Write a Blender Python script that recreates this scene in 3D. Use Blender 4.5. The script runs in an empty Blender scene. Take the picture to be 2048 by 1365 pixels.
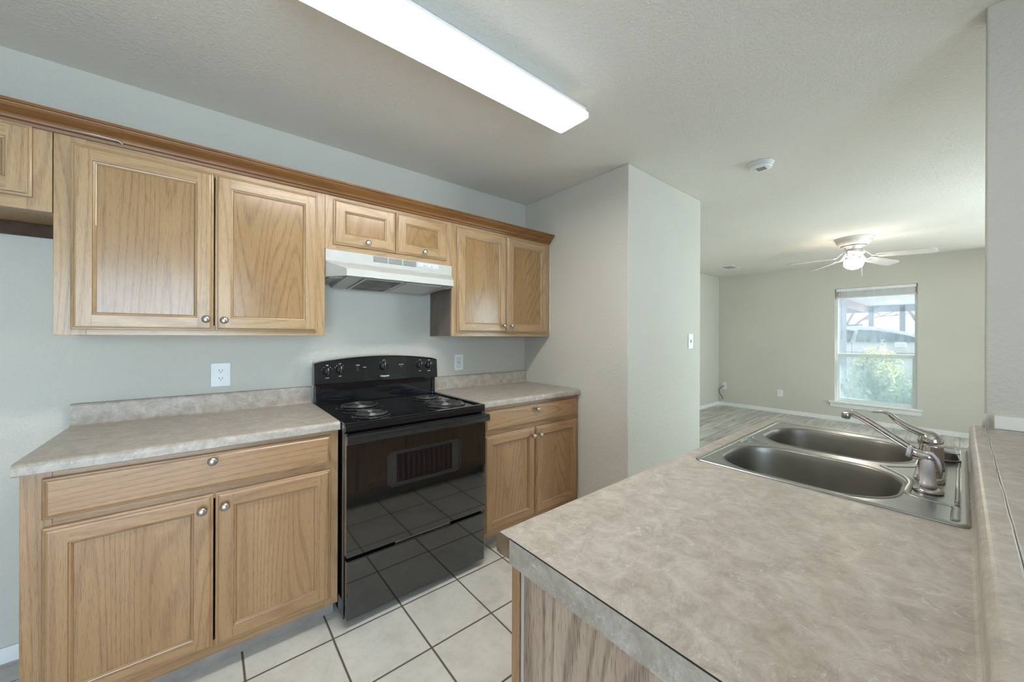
import bpy, bmesh, math, random
from mathutils import Vector, Matrix
random.seed(7)
SC = bpy.context.scene
COL = SC.collection
PI = math.pi

# ------------------------------------------------------------------ camera
FPX, YAW, ROLL, CAM_H, CAM_D = 737.88, 0.6878, 0.0037, 1.302, 2.4055
cd = bpy.data.cameras.new('camera'); cam = bpy.data.objects.new('camera', cd); COL.objects.link(cam)
cd.sensor_width = 36.0; cd.sensor_fit = 'HORIZONTAL'; cd.lens = FPX / 2048 * 36.0
cd.shift_y = -9.45 / 2048; cd.clip_start = 0.01; cd.clip_end = 400
cam.matrix_world = (Matrix.Translation((0, -CAM_D, CAM_H)) @ Matrix.Rotation(-YAW, 4, 'Z')
                    @ Matrix.Rotation(PI / 2, 4, 'X') @ Matrix.Rotation(ROLL, 4, 'Z'))
SC.camera = cam

# ------------------------------------------------------------------ light and exposure
SC.view_settings.view_transform = 'Standard'; SC.view_settings.look = 'None'
SC.view_settings.gamma = 1; SC.view_settings.use_curve_mapping = False
SC.view_settings.exposure = 0.0
try:
    SC.cycles.use_denoising = True; SC.cycles.denoising_input_passes = 'RGB_ALBEDO_NORMAL'; SC.cycles.denoising_prefilter = 'ACCURATE'; SC.cycles.max_bounces = 12; SC.cycles.diffuse_bounces = 7
    SC.cycles.glossy_bounces = 5; SC.cycles.transparent_max_bounces = 16
    SC.cycles.sample_clamp_indirect = 8; SC.cycles.caustics_reflective = False; SC.cycles.caustics_refractive = False
except Exception:
    pass
W = bpy.data.worlds.new('world'); SC.world = W; W.use_nodes = True
bg = W.node_tree.nodes['Background']; bg.inputs[0].default_value = (0.80, 0.90, 1.0, 1); bg.inputs[1].default_value = 2.0

def area_light(name, loc, direction, sx, sy, power, color, spread=180):
    l = bpy.data.lights.new(name, 'AREA'); l.shape = 'RECTANGLE'; l.size = sx; l.size_y = sy
    l.energy = power; l.color = color; l.spread = math.radians(spread)
    o = bpy.data.objects.new(name, l); COL.objects.link(o); o.location = loc
    o.rotation_euler = Vector(direction).to_track_quat('-Z', 'Z').to_euler(); return o
sl = bpy.data.lights.new('sun', 'SUN'); sl.energy = 13; sl.angle = math.radians(1); sl.color = (1, .95, .86)
sun = bpy.data.objects.new('sun', sl); COL.objects.link(sun)
sun.rotation_euler = Vector((-.12, 1, -.95)).to_track_quat('-Z', 'Z').to_euler(); sun.location = (9, -9, 8)
# daylight standing in the patio door and the living room window behind the camera
area_light('patio_daylight', (-0.60, -4.46, 1.05), (0, 1, 0), 1.75, 2.0, 60, (.57, .80, 1.0), 140)
area_light('living_daylight', (4.9, -4.46, 1.2), (0, 1, 0), 1.7, 1.7, 54, (.74, .96, 1.0), 125)
area_light('added_side_fill', (7.80, -3.5, 1.3), (-1, 0, 0), 1.15, 1.5, 24, (.86, .98, 1.0))  # fill light added out of view behind the divider to lift the living room

# ------------------------------------------------------------------ materials
def newmat(name):
    m = bpy.data.materials.new(name); m.use_nodes = True; nt = m.node_tree
    b = nt.nodes['Principled BSDF']; return m, nt, b
def N(nt, t, **kw):
    n = nt.nodes.new(t)
    for k, v in kw.items(): setattr(n, k, v)
    return n
def L(nt, a, b): nt.links.new(a, b)
def math_node(nt, op, a, b=None, c=None):
    n = N(nt, 'ShaderNodeMath', operation=op)
    for i, v in enumerate((a, b, c)):
        if v is None: continue
        if isinstance(v, (int, float)): n.inputs[i].default_value = v
        else: L(nt, v, n.inputs[i])
    return n.outputs[0]
def ramp(nt, fac, stops):
    r = N(nt, 'ShaderNodeValToRGB'); el = r.color_ramp.elements
    while len(el) < len(stops): el.new(.5)
    for e, (p, c) in zip(el, stops):
        e.position = p; e.color = (*c, 1) if len(c) == 3 else c
    L(nt, fac, r.inputs[0]); return r.outputs[0]
def noise(nt, vec, scale, detail=3, rough=.5, dist=0, out=0):
    n = N(nt, 'ShaderNodeTexNoise'); n.inputs['Scale'].default_value = scale; n.inputs['Detail'].default_value = detail
    n.inputs['Roughness'].default_value = rough; n.inputs['Distortion'].default_value = dist
    if vec is not None: L(nt, vec, n.inputs['Vector'])
    return n.outputs[out]
def mapping(nt, vec, scale=(1, 1, 1), loc=(0, 0, 0)):
    m = N(nt, 'ShaderNodeMapping'); m.inputs['Scale'].default_value = scale; m.inputs['Location'].default_value = loc
    L(nt, vec, m.inputs['Vector']); return m.outputs[0]
def mixc(nt, fac, a, b, mode='MIX'):
    m = N(nt, 'ShaderNodeMix', data_type='RGBA', blend_type=mode)
    for i, v in ((0, fac), (6, a), (7, b)):
        if isinstance(v, (int, float)): m.inputs[i].default_value = v
        elif isinstance(v, tuple): m.inputs[i].default_value = (*v, 1)
        else: L(nt, v, m.inputs[i])
    return m.outputs[2]
def bump(nt, b, h, strength, dist):
    n = N(nt, 'ShaderNodeBump'); n.inputs['Strength'].default_value = strength; n.inputs['Distance'].default_value = dist
    L(nt, h, n.inputs['Height']); L(nt, n.outputs[0], b.inputs['Normal'])
def objvec(nt): return N(nt, 'ShaderNodeTexCoord').outputs['Object']
def plain(name, col, rough=.5, metal=0, spec=None, noise_amt=.04, coat=0):
    m, nt, b = newmat(name)
    v = noise(nt, objvec(nt), 14, 3)
    c = ramp(nt, v, [(.3, tuple(max(0, x * (1 - noise_amt)) for x in col)), (.7, tuple(min(1, x * (1 + noise_amt)) for x in col))])
    L(nt, c, b.inputs['Base Color']); b.inputs['Roughness'].default_value = rough; b.inputs['Metallic'].default_value = metal
    if spec is not None: b.inputs['Specular IOR Level'].default_value = spec
    if coat: b.inputs['Coat Weight'].default_value = coat; b.inputs['Coat Roughness'].default_value = .06
    return m
def emis(name, col, strength, rough=.4):
    m, nt, b = newmat(name); b.inputs['Base Color'].default_value = (*col, 1); b.inputs['Roughness'].default_value = rough
    b.inputs['Emission Color'].default_value = (*col, 1); b.inputs['Emission Strength'].default_value = strength; return m
def painted(name, col, bs=.25, scale=70, dist=.0025):
    m, nt, b = newmat(name); v = objvec(nt)
    big = noise(nt, v, 1.2, 2)
    L(nt, ramp(nt, big, [(.35, tuple(x * .975 for x in col)), (.65, tuple(min(1, x * 1.02) for x in col))]), b.inputs['Base Color'])
    b.inputs['Roughness'].default_value = .72; b.inputs['Specular IOR Level'].default_value = .3
    n1 = noise(nt, v, scale, 3, .55, .35); n2 = noise(nt, v, scale * 2.3, 2, .5)
    s = math_node(nt, 'ADD', ramp(nt, n1, [(.42, (0, 0, 0)), (.62, (1, 1, 1))]), math_node(nt, 'MULTIPLY', n2, .35))
    bump(nt, b, s, bs, dist); return m
def wood(name, axis, light, mid, dark, rough=.3, k=26, amp=1.0, coat=.25, pore=.55):
    m, nt, b = newmat(name)
    rnd = N(nt, 'ShaderNodeObjectInfo').outputs['Random']
    off = N(nt, 'ShaderNodeCombineXYZ')
    for i, q in enumerate((7.3, 3.1, 5.7)): L(nt, math_node(nt, 'MULTIPLY', rnd, q), off.inputs[i])
    va = N(nt, 'ShaderNodeVectorMath', operation='ADD'); L(nt, objvec(nt), va.inputs[0]); L(nt, off.outputs[0], va.inputs[1])
    v = va.outputs[0]; i = 'xyz'.index(axis)
    s1 = [3.2, 3.2, 3.2]; s1[i] = .36
    field = noise(nt, mapping(nt, v, s1), 1.0, 1.6, .4, .15)
    ring = math_node(nt, 'MULTIPLY_ADD', math_node(nt, 'SINE', math_node(nt, 'MULTIPLY', field, k * 6.283)), .5, .5)
    s2 = [620, 620, 620]; s2[i] = 26
    pores = noise(nt, mapping(nt, v, s2), 1.0, 2, .6)
    s3 = [150, 150, 150]; s3[i] = 3.2
    streak = noise(nt, mapping(nt, v, s3), 1.0, 2, .6)
    s4 = [9, 9, 9]; s4[i] = 1.6
    cloud = noise(nt, mapping(nt, v, s4), 1.0, 4, .6)
    s5 = [26, 26, 26]; s5[i] = 2.2
    crack = noise(nt, mapping(nt, v, s5), 1.0, 4, .65, .6)
    base = mixc(nt, ramp(nt, cloud, [(.34, (0, 0, 0)), (.66, (1, 1, 1))]), light, mid)
    base = mixc(nt, math_node(nt, 'MULTIPLY', ramp(nt, crack, [(.66, (0, 0, 0)), (.74, (1, 1, 1))]), .45 * amp), base, dark)
    rg_ = math_node(nt, 'MULTIPLY', ramp(nt, ring, [(.66, (0, 0, 0)), (.97, (1, 1, 1))]), ramp(nt, pores, [(.36, (.35,) * 3), (.6, (1, 1, 1))]))
    base = mixc(nt, math_node(nt, 'MULTIPLY', rg_, .46 * amp), base, dark)
    base = mixc(nt, math_node(nt, 'MULTIPLY', ramp(nt, streak, [(.5, (0, 0, 0)), (.8, (1, 1, 1))]), .20 * amp), base, dark)
    base = mixc(nt, math_node(nt, 'MULTIPLY', ramp(nt, pores, [(.54, (0, 0, 0)), (.74, (1, 1, 1))]), pore * amp), base, tuple(x * .62 for x in dark))
    L(nt, base, b.inputs['Base Color']); b.inputs['Roughness'].default_value = rough
    b.inputs['Coat Weight'].default_value = coat; b.inputs['Coat Roughness'].default_value = .16
    b.inputs['Specular IOR Level'].default_value = .5
    bump(nt, b, pores, .06, .001); return m

M = {}
M['wall'] = painted('wall_paint', (.62, .605, .545), .34, 70, .003)
M['ceiling'] = painted('ceiling_paint', (.74, .715, .665), .40, 78, .0032)
M['trim'] = plain('trim_paint', (.86, .87, .86), .4)
OAK = ((0.465, 0.317, 0.173), (0.395, 0.257, 0.126), (0.214, 0.118, 0.050))
M['oak_v'] = wood('oak_vertical_grain', 'z', *OAK, rough=.33)
M['oak_h'] = wood('oak_horizontal_grain', 'x', *OAK, rough=.33)
PAN = ((0.361, 0.218, 0.092), (0.313, 0.179, 0.071), (0.159, 0.081, 0.028))
M['panel'] = wood('oak_panel', 'z', *PAN, rough=.26, k=34, coat=.45)
OAK2 = ((0.410, 0.245, 0.120), (0.347, 0.195, 0.087), (0.173, 0.086, 0.036))
M['base_v'] = wood('worn_oak_vertical_grain', 'z', *OAK2, rough=.4)
M['base_h'] = wood('worn_oak_horizontal_grain', 'x', *OAK2, rough=.4)
M['base_panel'] = wood('worn_oak_panel', 'z', (.41, .245, .12), (.345, .192, .083), (.165, .08, .032), rough=.38, k=34)
M['crown'] = wood('stained_crown', 'x', (.25, .112, .028), (.19, .078, .018), (.085, .032, .010), rough=.42, amp=.7, coat=.05)
M['end_panel'] = wood('grey_oak_panel', 'z', (.46, .35, .27), (.38, .28, .21), (.13, .085, .06), rough=.5, k=24, coat=0, amp=1.5)
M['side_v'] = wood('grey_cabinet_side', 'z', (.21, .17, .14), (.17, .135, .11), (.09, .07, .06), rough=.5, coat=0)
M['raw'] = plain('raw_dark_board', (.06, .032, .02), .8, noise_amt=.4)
M['core'] = plain('particle_core', (.17, .115, .065), .9, noise_amt=.45)
M['toe'] = plain('toe_board', (.30, .26, .235), .6, noise_amt=.15)
M['gap'] = plain('shadow_gap', (.012, .01, .01), .9)

def laminate(name, tint=1.0):
    m, nt, b = newmat(name); v = objvec(nt)
    w = noise(nt, v, 3.0, 2, .5, 0, 1)
    vm = N(nt, 'ShaderNodeVectorMath', operation='MULTIPLY_ADD'); L(nt, w, vm.inputs[0]); vm.inputs[1].default_value = (.05, .05, .05); L(nt, v, vm.inputs[2])
    vv = vm.outputs[0]
    n1 = noise(nt, vv, 24, 10, .74, .5); n2 = noise(nt, vv, 2.4, 3, .5); n3 = noise(nt, vv, 40, 6, .65, 1.2)
    c = ramp(nt, n1, [(.32, tuple(tint * x for x in (.275, .24, .20))), (.5, tuple(tint * x for x in (.405, .36, .31))), (.68, tuple(tint * x for x in (.54, .505, .455)))])
    c = mixc(nt, math_node(nt, 'MULTIPLY', n2, .22), c, tuple(tint * x for x in (.44, .39, .32)))
    ve = math_node(nt, 'ABSOLUTE', math_node(nt, 'SUBTRACT', noise(nt, vv, 9, 8, .62, .9), .53))
    vf = ramp(nt, ve, [(0, (1, 1, 1)), (.012, (0, 0, 0))])
    vf = math_node(nt, 'MULTIPLY', vf, ramp(nt, n3, [(.5, (0, 0, 0)), (.62, (1, 1, 1))]))
    c = mixc(nt, math_node(nt, 'MULTIPLY', vf, .6), c, (.66, .63, .58))
    ve2 = math_node(nt, 'ABSOLUTE', math_node(nt, 'SUBTRACT', noise(nt, vv, 10, 7, .62, .9), .47))
    vf2 = math_node(nt, 'MULTIPLY', ramp(nt, ve2, [(0, (1, 1, 1)), (.008, (0, 0, 0))]), .35)
    c = mixc(nt, vf2, c, (.20, .17, .14))
    fl = ramp(nt, n3, [(.60, (0, 0, 0)), (.74, (1, 1, 1))])
    c = mixc(nt, math_node(nt, 'MULTIPLY', fl, .5), c, (.62, .60, .56))
    L(nt, c, b.inputs['Base Color']); b.inputs['Roughness'].default_value = .34; b.inputs['Specular IOR Level'].default_value = .45
    bump(nt, b, n1, .05, .001); return m
M['laminate'] = laminate('marbled_laminate')
M['laminate_edge'] = laminate('laminate_edge_strip', .86)

def tiles():
    m, nt, b = newmat('floor_tile'); v = mapping(nt, objvec(nt), (1 / .3067,) * 3, (-.418 / .3067, .6975 / .3067, 0))
    wob = noise(nt, v, 1.4, 2, .5, 0, 1)
    vm = N(nt, 'ShaderNodeVectorMath', operation='MULTIPLY_ADD'); L(nt, wob, vm.inputs[0]); vm.inputs[1].default_value = (.012, .012, 0); L(nt, v, vm.inputs[2])
    s = N(nt, 'ShaderNodeSeparateXYZ'); L(nt, vm.outputs[0], s.inputs[0])
    e = []
    for k in (0, 1):
        p = math_node(nt, 'PINGPONG', math_node(nt, 'ADD', s.outputs[k], 20), .5); e.append(p)
    d = math_node(nt, 'MINIMUM', e[0], e[1])
    g = ramp(nt, d, [(.010, (1, 1, 1)), (.016, (0, 0, 0))])
    n1 = noise(nt, v, 1.6, 7, .62, .5); n2 = noise(nt, v, 9, 5, .6)
    c = ramp(nt, n1, [(.3, (.55, .535, .49)), (.5, (.66, .65, .60)), (.7, (.73, .72, .67))])
    c = mixc(nt, math_node(nt, 'MULTIPLY', ramp(nt, n2, [(.5, (0, 0, 0)), (.8, (1, 1, 1))]), .4), c, (.47, .43, .36))
    c = mixc(nt, g, c, (.115, .095, .075))
    L(nt, c, b.inputs['Base Color'])
    L(nt, ramp(nt, g, [(0, (.38,) * 3), (1, (.85,) * 3)]), b.inputs['Roughness'])
    bump(nt, b, math_node(nt, 'SUBTRACT', 1.0, g), .5, .003); return m
M['tile'] = tiles()
def planks():
    m, nt, b = newmat('vinyl_plank'); v = objvec(nt)
    br = N(nt, 'ShaderNodeTexBrick'); br.offset = .37; br.inputs['Scale'].default_value = 1
    br.inputs['Brick Width'].default_value = 1.2; br.inputs['Row Height'].default_value = .15; br.inputs['Mortar Size'].default_value = .0022
    br.inputs['Color1'].default_value = (.2, .2, .2, 1); br.inputs['Color2'].default_value = (.8, .8, .8, 1); br.inputs['Mortar'].default_value = (0, 0, 0, 1)
    L(nt, v, br.inputs['Vector'])
    n1 = noise(nt, mapping(nt, v, (1.2, 11, 1)), 1.6, 6, .6, .6); n2 = noise(nt, mapping(nt, v, (3, 60, 1)), 1, 3)
    f = math_node(nt, 'ADD', math_node(nt, 'MULTIPLY', br.outputs['Color'], .25), math_node(nt, 'MULTIPLY', n1, .85))
    c = ramp(nt, f, [(.32, (.26, .235, .215)), (.5, (.50, .475, .45)), (.68, (.68, .67, .65)), (.9, (.78, .78, .77))])
    c = mixc(nt, math_node(nt, 'MULTIPLY', n2, .3), c, (.25, .21, .18))
    c = mixc(nt, br.outputs['Fac'], c, (.08, .07, .06))
    L(nt, c, b.inputs['Base Color']); b.inputs['Roughness'].default_value = .42; return m
M['plank'] = planks()
M['black'] = plain('black_enamel', (.008, .009, .011), .09, spec=.5, noise_amt=.1, coat=.5)
M['black2'] = plain('black_door_glass', (.007, .008, .008), .03, spec=.8, noise_amt=.1, coat=1)
M['blackmatte'] = plain('black_matte', (.012, .012, .013), .5)
M['coil'] = plain('coil_metal', (.13, .13, .13), .30, metal=.8)
M['chrome'] = plain('chrome', (.60, .57, .54), .12, metal=1)
M['satin'] = plain('satin_nickel', (.50, .48, .44), .3, metal=1)
M['steel'] = plain('brushed_steel', (.43, .435, .42), .27, metal=1, noise_amt=.06)
M['bowl'] = plain('steel_bowl', (.30, .285, .255), .38, metal=.92, noise_amt=.08)
M['white'] = plain('white_plastic', (.82, .83, .83), .35)
M['offwhite'] = plain('off_white_enamel', (.50, .515, .49), .3)
M['sprayw'] = plain('sprayer_plastic', (.52, .50, .50), .28)
M['grey'] = plain('hood_grey', (.26, .25, .23), .35, metal=.3)
M['filter'] = plain('filter_mesh', (.17, .155, .145), .5, metal=.6, noise_amt=.5)
M['mark'] = plain('white_marking', (.7, .7, .7), .6)
M['red'] = plain('red_marking', (.6, .08, .05), .5)
M['slot'] = plain('dark_slot', (.05, .05, .05), .7)
M['lens'] = emis('fluorescent_lens', (1.0, .985, .95), 3.6)
M['globe'] = emis('lit_globe', (1.0, .90, .74), 42)
M['blade'] = plain('fan_blade', (.62, .58, .55), .45)
M['fanbody'] = plain('fan_body', (.66, .63, .60), .4)
M['blind'] = plain('blind_slat', (.66, .62, .55), .5)
M['vinyl'] = plain('window_vinyl', (.74, .80, .80), .4)
M['caulk'] = plain('caulk', (.62, .61, .56), .6, noise_amt=.2)
M['carport'] = plain('carport_roof_sheet', (.80, .82, .85), .6)
M['redwood'] = plain('painted_beam', (.52, .36, .33), .7)
M['bluepost'] = plain('weathered_post', (.34, .35, .42), .7)
M['carpaint'] = plain('silver_car_paint', (.80, .82, .84), .35, coat=.5)
M['carglass'] = plain('dark_car_glass', (.05, .07, .09), .1, spec=.6)
M['tyre'] = plain('tyre_rubber', (.03, .03, .03), .8)
M['bark'] = plain('bark', (.22, .18, .15), .9, noise_amt=.2)
M['ground'] = plain('driveway_ground', (.62, .62, .60), .9, noise_amt=.15)
M['mesh'] = None
def leafmat(name, a, b_):
    m, nt, b = newmat(name)
    c = ramp(nt, noise(nt, objvec(nt), 5, 4, .7), [(.35, a), (.65, b_)])
    L(nt, c, b.inputs['Base Color']); b.inputs['Roughness'].default_value = .5
    tr = N(nt, 'ShaderNodeBsdfTranslucent'); L(nt, c, tr.inputs[0]); mx = N(nt, 'ShaderNodeMixShader'); mx.inputs[0].default_value = .4
    L(nt, b.outputs[0], mx.inputs[1]); L(nt, tr.outputs[0], mx.inputs[2]); L(nt, mx.outputs[0], nt.nodes['Material Output'].inputs[0]); return m
M['leaf_a'] = leafmat('pale_leaf', (.36, .52, .26), (.80, .82, .55))
M['leaf_b'] = leafmat('green_leaf', (.22, .38, .24), (.55, .66, .50))
M['leaf_c'] = leafmat('yellow_tip_leaf', (.62, .68, .34), (.90, .85, .60))
def glassmat(name, haze, hcol=(.6, .75, .85)):
    m, nt, b = newmat(name); nt.nodes.remove(b)
    t = N(nt, 'ShaderNodeBsdfTransparent'); g = N(nt, 'ShaderNodeBsdfGlossy'); g.inputs['Roughness'].default_value = .02
    d = N(nt, 'ShaderNodeBsdfTranslucent'); d.inputs[0].default_value = (*hcol, 1)
    n = noise(nt, mapping(nt, objvec(nt), (1, 6, 3)), 3, 5, .7)
    m1 = N(nt, 'ShaderNodeMixShader'); L(nt, math_node(nt, 'MULTIPLY', ramp(nt, n, [(.35, (.55,) * 3), (.7, (1,) * 3)]), haze), m1.inputs[0])
    L(nt, t.outputs[0], m1.inputs[1]); L(nt, d.outputs[0], m1.inputs[2])
    m2 = N(nt, 'ShaderNodeMixShader'); m2.inputs[0].default_value = .05; L(nt, m1.outputs[0], m2.inputs[1]); L(nt, g.outputs[0], m2.inputs[2])
    L(nt, m2.outputs[0], nt.nodes['Material Output'].inputs[0]); return m
M['glass_up'] = glassmat('window_glass', .30)  # pale bluish veil painted in as glare over the bright view
M['glass_low'] = glassmat('hazy_window_glass', .5)  # heavier bluish-white haze painted into the lower pane

# ------------------------------------------------------------------ mesh helpers
class MB:
    def __init__(s): s.bm = bmesh.new()
    def _mi(s, faces, mi, smooth=False):
        for f in faces: f.material_index = mi; f.smooth = smooth
    def box(s, x0, x1, y0, y1, z0, z1, bev=0, mi=0, seg=2):
        vs = [s.bm.verts.new((x, y, z)) for x in (x0, x1) for y in (y0, y1) for z in (z0, z1)]
        fs = [s.bm.faces.new([vs[i] for i in q]) for q in ((0, 1, 3, 2), (4, 6, 7, 5), (0, 4, 5, 1), (2, 3, 7, 6), (0, 2, 6, 4), (1, 5, 7, 3))]
        bmesh.ops.recalc_face_normals(s.bm, faces=fs)
        s._mi(fs, mi)
        if bev:
            es = list({e for f in fs for e in f.edges})
            r = bmesh.ops.bevel(s.bm, geom=es, offset=bev, segments=seg, affect='EDGES', profile=.5)
            s._mi(r['faces'], mi)
        return s
    def prism(s, pts, a0, a1, axis='x', mi=0, smooth=False, capmi=None):
        def P(a, p, q): return {'x': (a, p, q), 'y': (p, a, q), 'z': (p, q, a)}[axis]
        A = [s.bm.verts.new(P(a0, *p)) for p in pts]; B = [s.bm.verts.new(P(a1, *p)) for p in pts]; n = len(pts)
        fs = [s.bm.faces.new((A[i], A[(i + 1) % n], B[(i + 1) % n], B[i])) for i in range(n)]
        s._mi(fs, mi, smooth)
        c = [s.bm.faces.new(A), s.bm.faces.new(B)]; s._mi(c, mi if capmi is None else capmi)
        bmesh.ops.recalc_face_normals(s.bm, faces=fs + c); return s
    def rings(s, rings, mi=0, smooth=True, cap0=False, cap1=False, close=True):
        R = [[s.bm.verts.new(p) for p in r] for r in rings]; n = len(R[0]); fs = []
        for a, b in zip(R, R[1:]):
            for i in range(n if close else n - 1): fs.append(s.bm.faces.new((a[i], a[(i + 1) % n], b[(i + 1) % n], b[i])))
        s._mi(fs, mi, smooth); c = []
        if cap0: c.append(s.bm.faces.new(R[0]))
        if cap1: c.append(s.bm.faces.new(R[-1]))
        s._mi(c, mi); bmesh.ops.recalc_face_normals(s.bm, faces=fs + c); return s
    def lathe(s, prof, center, axis=(0, 0, 1), seg=28, mi=0, cap=True, smooth=True):
        q = Vector(axis).normalized().to_track_quat('Z', 'Y'); c = Vector(center)
        rs = [[c + q @ Vector((r * math.cos(2 * PI * k / seg), r * math.sin(2 * PI * k / seg), h)) for k in range(seg)] for r, h in prof]
        return s.rings(rs, mi, smooth, cap, cap)
    def tube(s, pts, r, seg=10, mi=0, cap=True):
        pts = [Vector(p) for p in pts]; n = len(pts); rs = []
        rr = r if isinstance(r, (list, tuple)) else [r] * n
        up = None
        for i, p in enumerate(pts):
            t = (pts[min(i + 1, n - 1)] - pts[max(i - 1, 0)]).normalized()
            if up is None:
                up = Vector((0, 0, 1)) if abs(t.z) < .9 else Vector((1, 0, 0))
            u = (up - t * up.dot(t)); u = u.normalized() if u.length > 1e-6 else t.orthogonal().normalized(); up = u; w = t.cross(u)
            rad = rr[i]; ra, rb = rad if isinstance(rad, tuple) else (rad, rad)
            rs.append([p + u * math.cos(2 * PI * k / seg) * ra + w * math.sin(2 * PI * k / seg) * rb for k in range(seg)])
        return s.rings(rs, mi, True, cap, cap)
    def sphere(s, c, rx, ry, rz, seg=20, mi=0):
        rs = []
        for j in range(1, 12):
            a = PI * j / 12
            rs.append([(c[0] + rx * math.sin(a) * math.cos(2 * PI * k / seg), c[1] + ry * math.sin(a) * math.sin(2 * PI * k / seg), c[2] + rz * math.cos(a)) for k in range(seg)])
        return s.rings(rs, mi, True, True, True)
    def quad(s, pts, mi=0):
        f = s.bm.faces.new([s.bm.verts.new(p) for p in pts]); f.material_index = mi; return s
    def build(s, name, mats, parent=None, loc=(0, 0, 0)):
        me = bpy.data.meshes.new(name)
        base = Vector(loc)
        if parent is not None: base = BASE[parent]
        for v in s.bm.verts: v.co -= base
        s.bm.to_mesh(me); s.bm.free()
        for m in (mats if isinstance(mats, (list, tuple)) else [mats]): me.materials.append(m)
        o = bpy.data.objects.new(name, me); COL.objects.link(o)
        if parent is not None: o.parent = parent
        else: o.location = base
        BASE[o] = base
        return o
BASE = {}
def catmull(pts, n=8):
    P = [Vector(p) for p in pts]; P = [P[0]] + P + [P[-1]]; out = []
    for i in range(1, len(P) - 2):
        for k in range(n):
            t = k / n; a, b, c, d = P[i - 1:i + 3]
            out.append(.5 * ((2 * b) + (c - a) * t + (2 * a - 5 * b + 4 * c - d) * t * t + (3 * b - a - 3 * c + d) * t ** 3))
    out.append(P[-2]); return out
def thing(name, label, cat, loc, group=None):
    o = bpy.data.objects.new(name, None); COL.objects.link(o); o.location = loc; o.empty_display_size = .05
    o['label'] = label; o['category'] = cat
    if group: o['group'] = group
    BASE[o] = Vector(loc); return o
def tag(o, label, cat, group=None, kind=None):
    o['label'] = label; o['category'] = cat
    if group: o['group'] = group
    if kind: o['kind'] = kind
    return o
def struct(o): o['kind'] = 'structure'; return o
def rrect(x0, x1, y0, y1, r, n=6):
    out = []
    for cx, cy, a in ((x1 - r, y1 - r, 0), (x0 + r, y1 - r, PI / 2), (x0 + r, y0 + r, PI), (x1 - r, y0 + r, 1.5 * PI)):
        for k in range(n + 1):
            t = a + PI / 2 * k / n; out.append((cx + r * math.cos(t), cy + r * math.sin(t)))
    return out
def text_mesh(body, size, name, mat, parent, loc, bold=0, width=None):
    cu = bpy.data.curves.new('t', 'FONT'); cu.body = body; cu.size = size; cu.align_x = 'CENTER'; cu.align_y = 'CENTER'
    cu.extrude = .0003; cu.offset = bold
    o = bpy.data.objects.new('t', cu); COL.objects.link(o); bpy.context.view_layer.update()
    me = bpy.data.meshes.new_from_object(o.evaluated_get(bpy.context.evaluated_depsgraph_get()))
    bpy.data.objects.remove(o); me.materials.append(mat)
    rot = Matrix.Rotation(PI / 2 - .0, 4, 'X')
    me.transform(Matrix.Translation(Vector(loc) - BASE[parent]) @ rot)
    ob = bpy.data.objects.new(name, me); COL.objects.link(ob); ob.parent = parent; BASE[ob] = BASE[parent]; return ob

# ------------------------------------------------------------------ room shell
CZ = 2.44; XC = 2.12; YP = -1.0215; XD = 3.173; XW = 7.6; YL = .56; YF = -4.3; XL = -3.0
struct(MB().box(-.452, XC, YF, 0, -.05, 0).build('floor', M['tile']))
f2 = MB(); f2.box(XC, XW, YF, YL, -.05, 0); f2.box(XL, -.452, YF, 0, -.05, 0); struct(f2.build('floor_planks', M['plank']))
struct(MB().box(XL, XW, YF, YL, CZ, CZ + .08).build('ceiling', M['ceiling']))
struct(MB().box(XL, XC, 0, .12, 0, CZ).build('wall_back', M['wall']))
struct(MB().box(XC, XD, YP, YL, 0, CZ, .006).build('wall_pantry', M['wall']))
struct(MB().box(XD, XW, YL, YL + .12, 0, CZ).build('wall_living', M['wall']))
WY0, WY1, WZ0, WZ1 = -2.022, -1.145, .305, 2.062
w = MB(); w.box(XW, XW + .15, YF, -4.1, 0, CZ); w.box(XW, XW + .15, -4.1, -2.9, 0, .55); w.box(XW, XW + .15, -4.1, -2.9, 2.06, CZ); w.box(XW, XW + .15, -2.9, WY0, 0, CZ); w.box(XW, XW + .15, WY1, YL + .12, 0, CZ)  # opening at the hidden end is added for the side fill light
w.box(XW, XW + .15, WY0, WY1, 0, WZ0 - .02); w.box(XW, XW + .15, WY0, WY1, WZ1, CZ)
struct(w.build('wall_right', M['wall']))
w = MB()
for a, b, z0, z1 in ((XL, -1.5, 0, CZ), (-1.5, .3, 2.08, CZ), (.3, 4.0, 0, CZ), (4.0, 5.8, 0, .3), (4.0, 5.8, 2.1, CZ), (5.8, XW, 0, CZ)):
    w.box(a, b, YF - .12, YF, z0, z1)
struct(w.build('wall_front', M['wall']))
w = MB(); w.box(XL - .12, XL, YF, 0, 0, CZ)
struct(w.build('wall_left', M['wall']))
struct(MB().box(2.06, 2.18, YF, -2.46, 0, CZ, .004).build('wall_divider', M['wall']))
struct(MB().box(.45, 2.06, -2.58, -2.452, 0, .955, .004).build('wall_half', M['wall']))
# baseboards and trim
def bb(mb, x0, x1, y0, y1, z1=.062): mb.box(x0, x1, y0, y1, 0, z1, .003)
b_ = MB(); bb(b_, XL, -.46, -.012, 0); struct(b_.build('baseboard_back', M['trim']))
b_ = MB(); bb(b_, XW - .012, XW, YF, YL, .066); struct(b_.build('baseboard_right', M['trim']))
b_ = MB(); bb(b_, XD, XW - .012, YL - .012, YL, .066); struct(b_.build('baseboard_living', M['trim']))
b_ = MB(); bb(b_, XC + .02, XD, YP - .012, YP, .066); struct(b_.build('baseboard_pantry', M['trim']))
b_ = MB(); b_.prism([(-3.3, .9975), (-3.3, 1.040), (-2.478, 1.040), (-2.478, .9975)], 2.047, 2.06, 'x'); struct(b_.build('trim_1', M['trim']))
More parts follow.
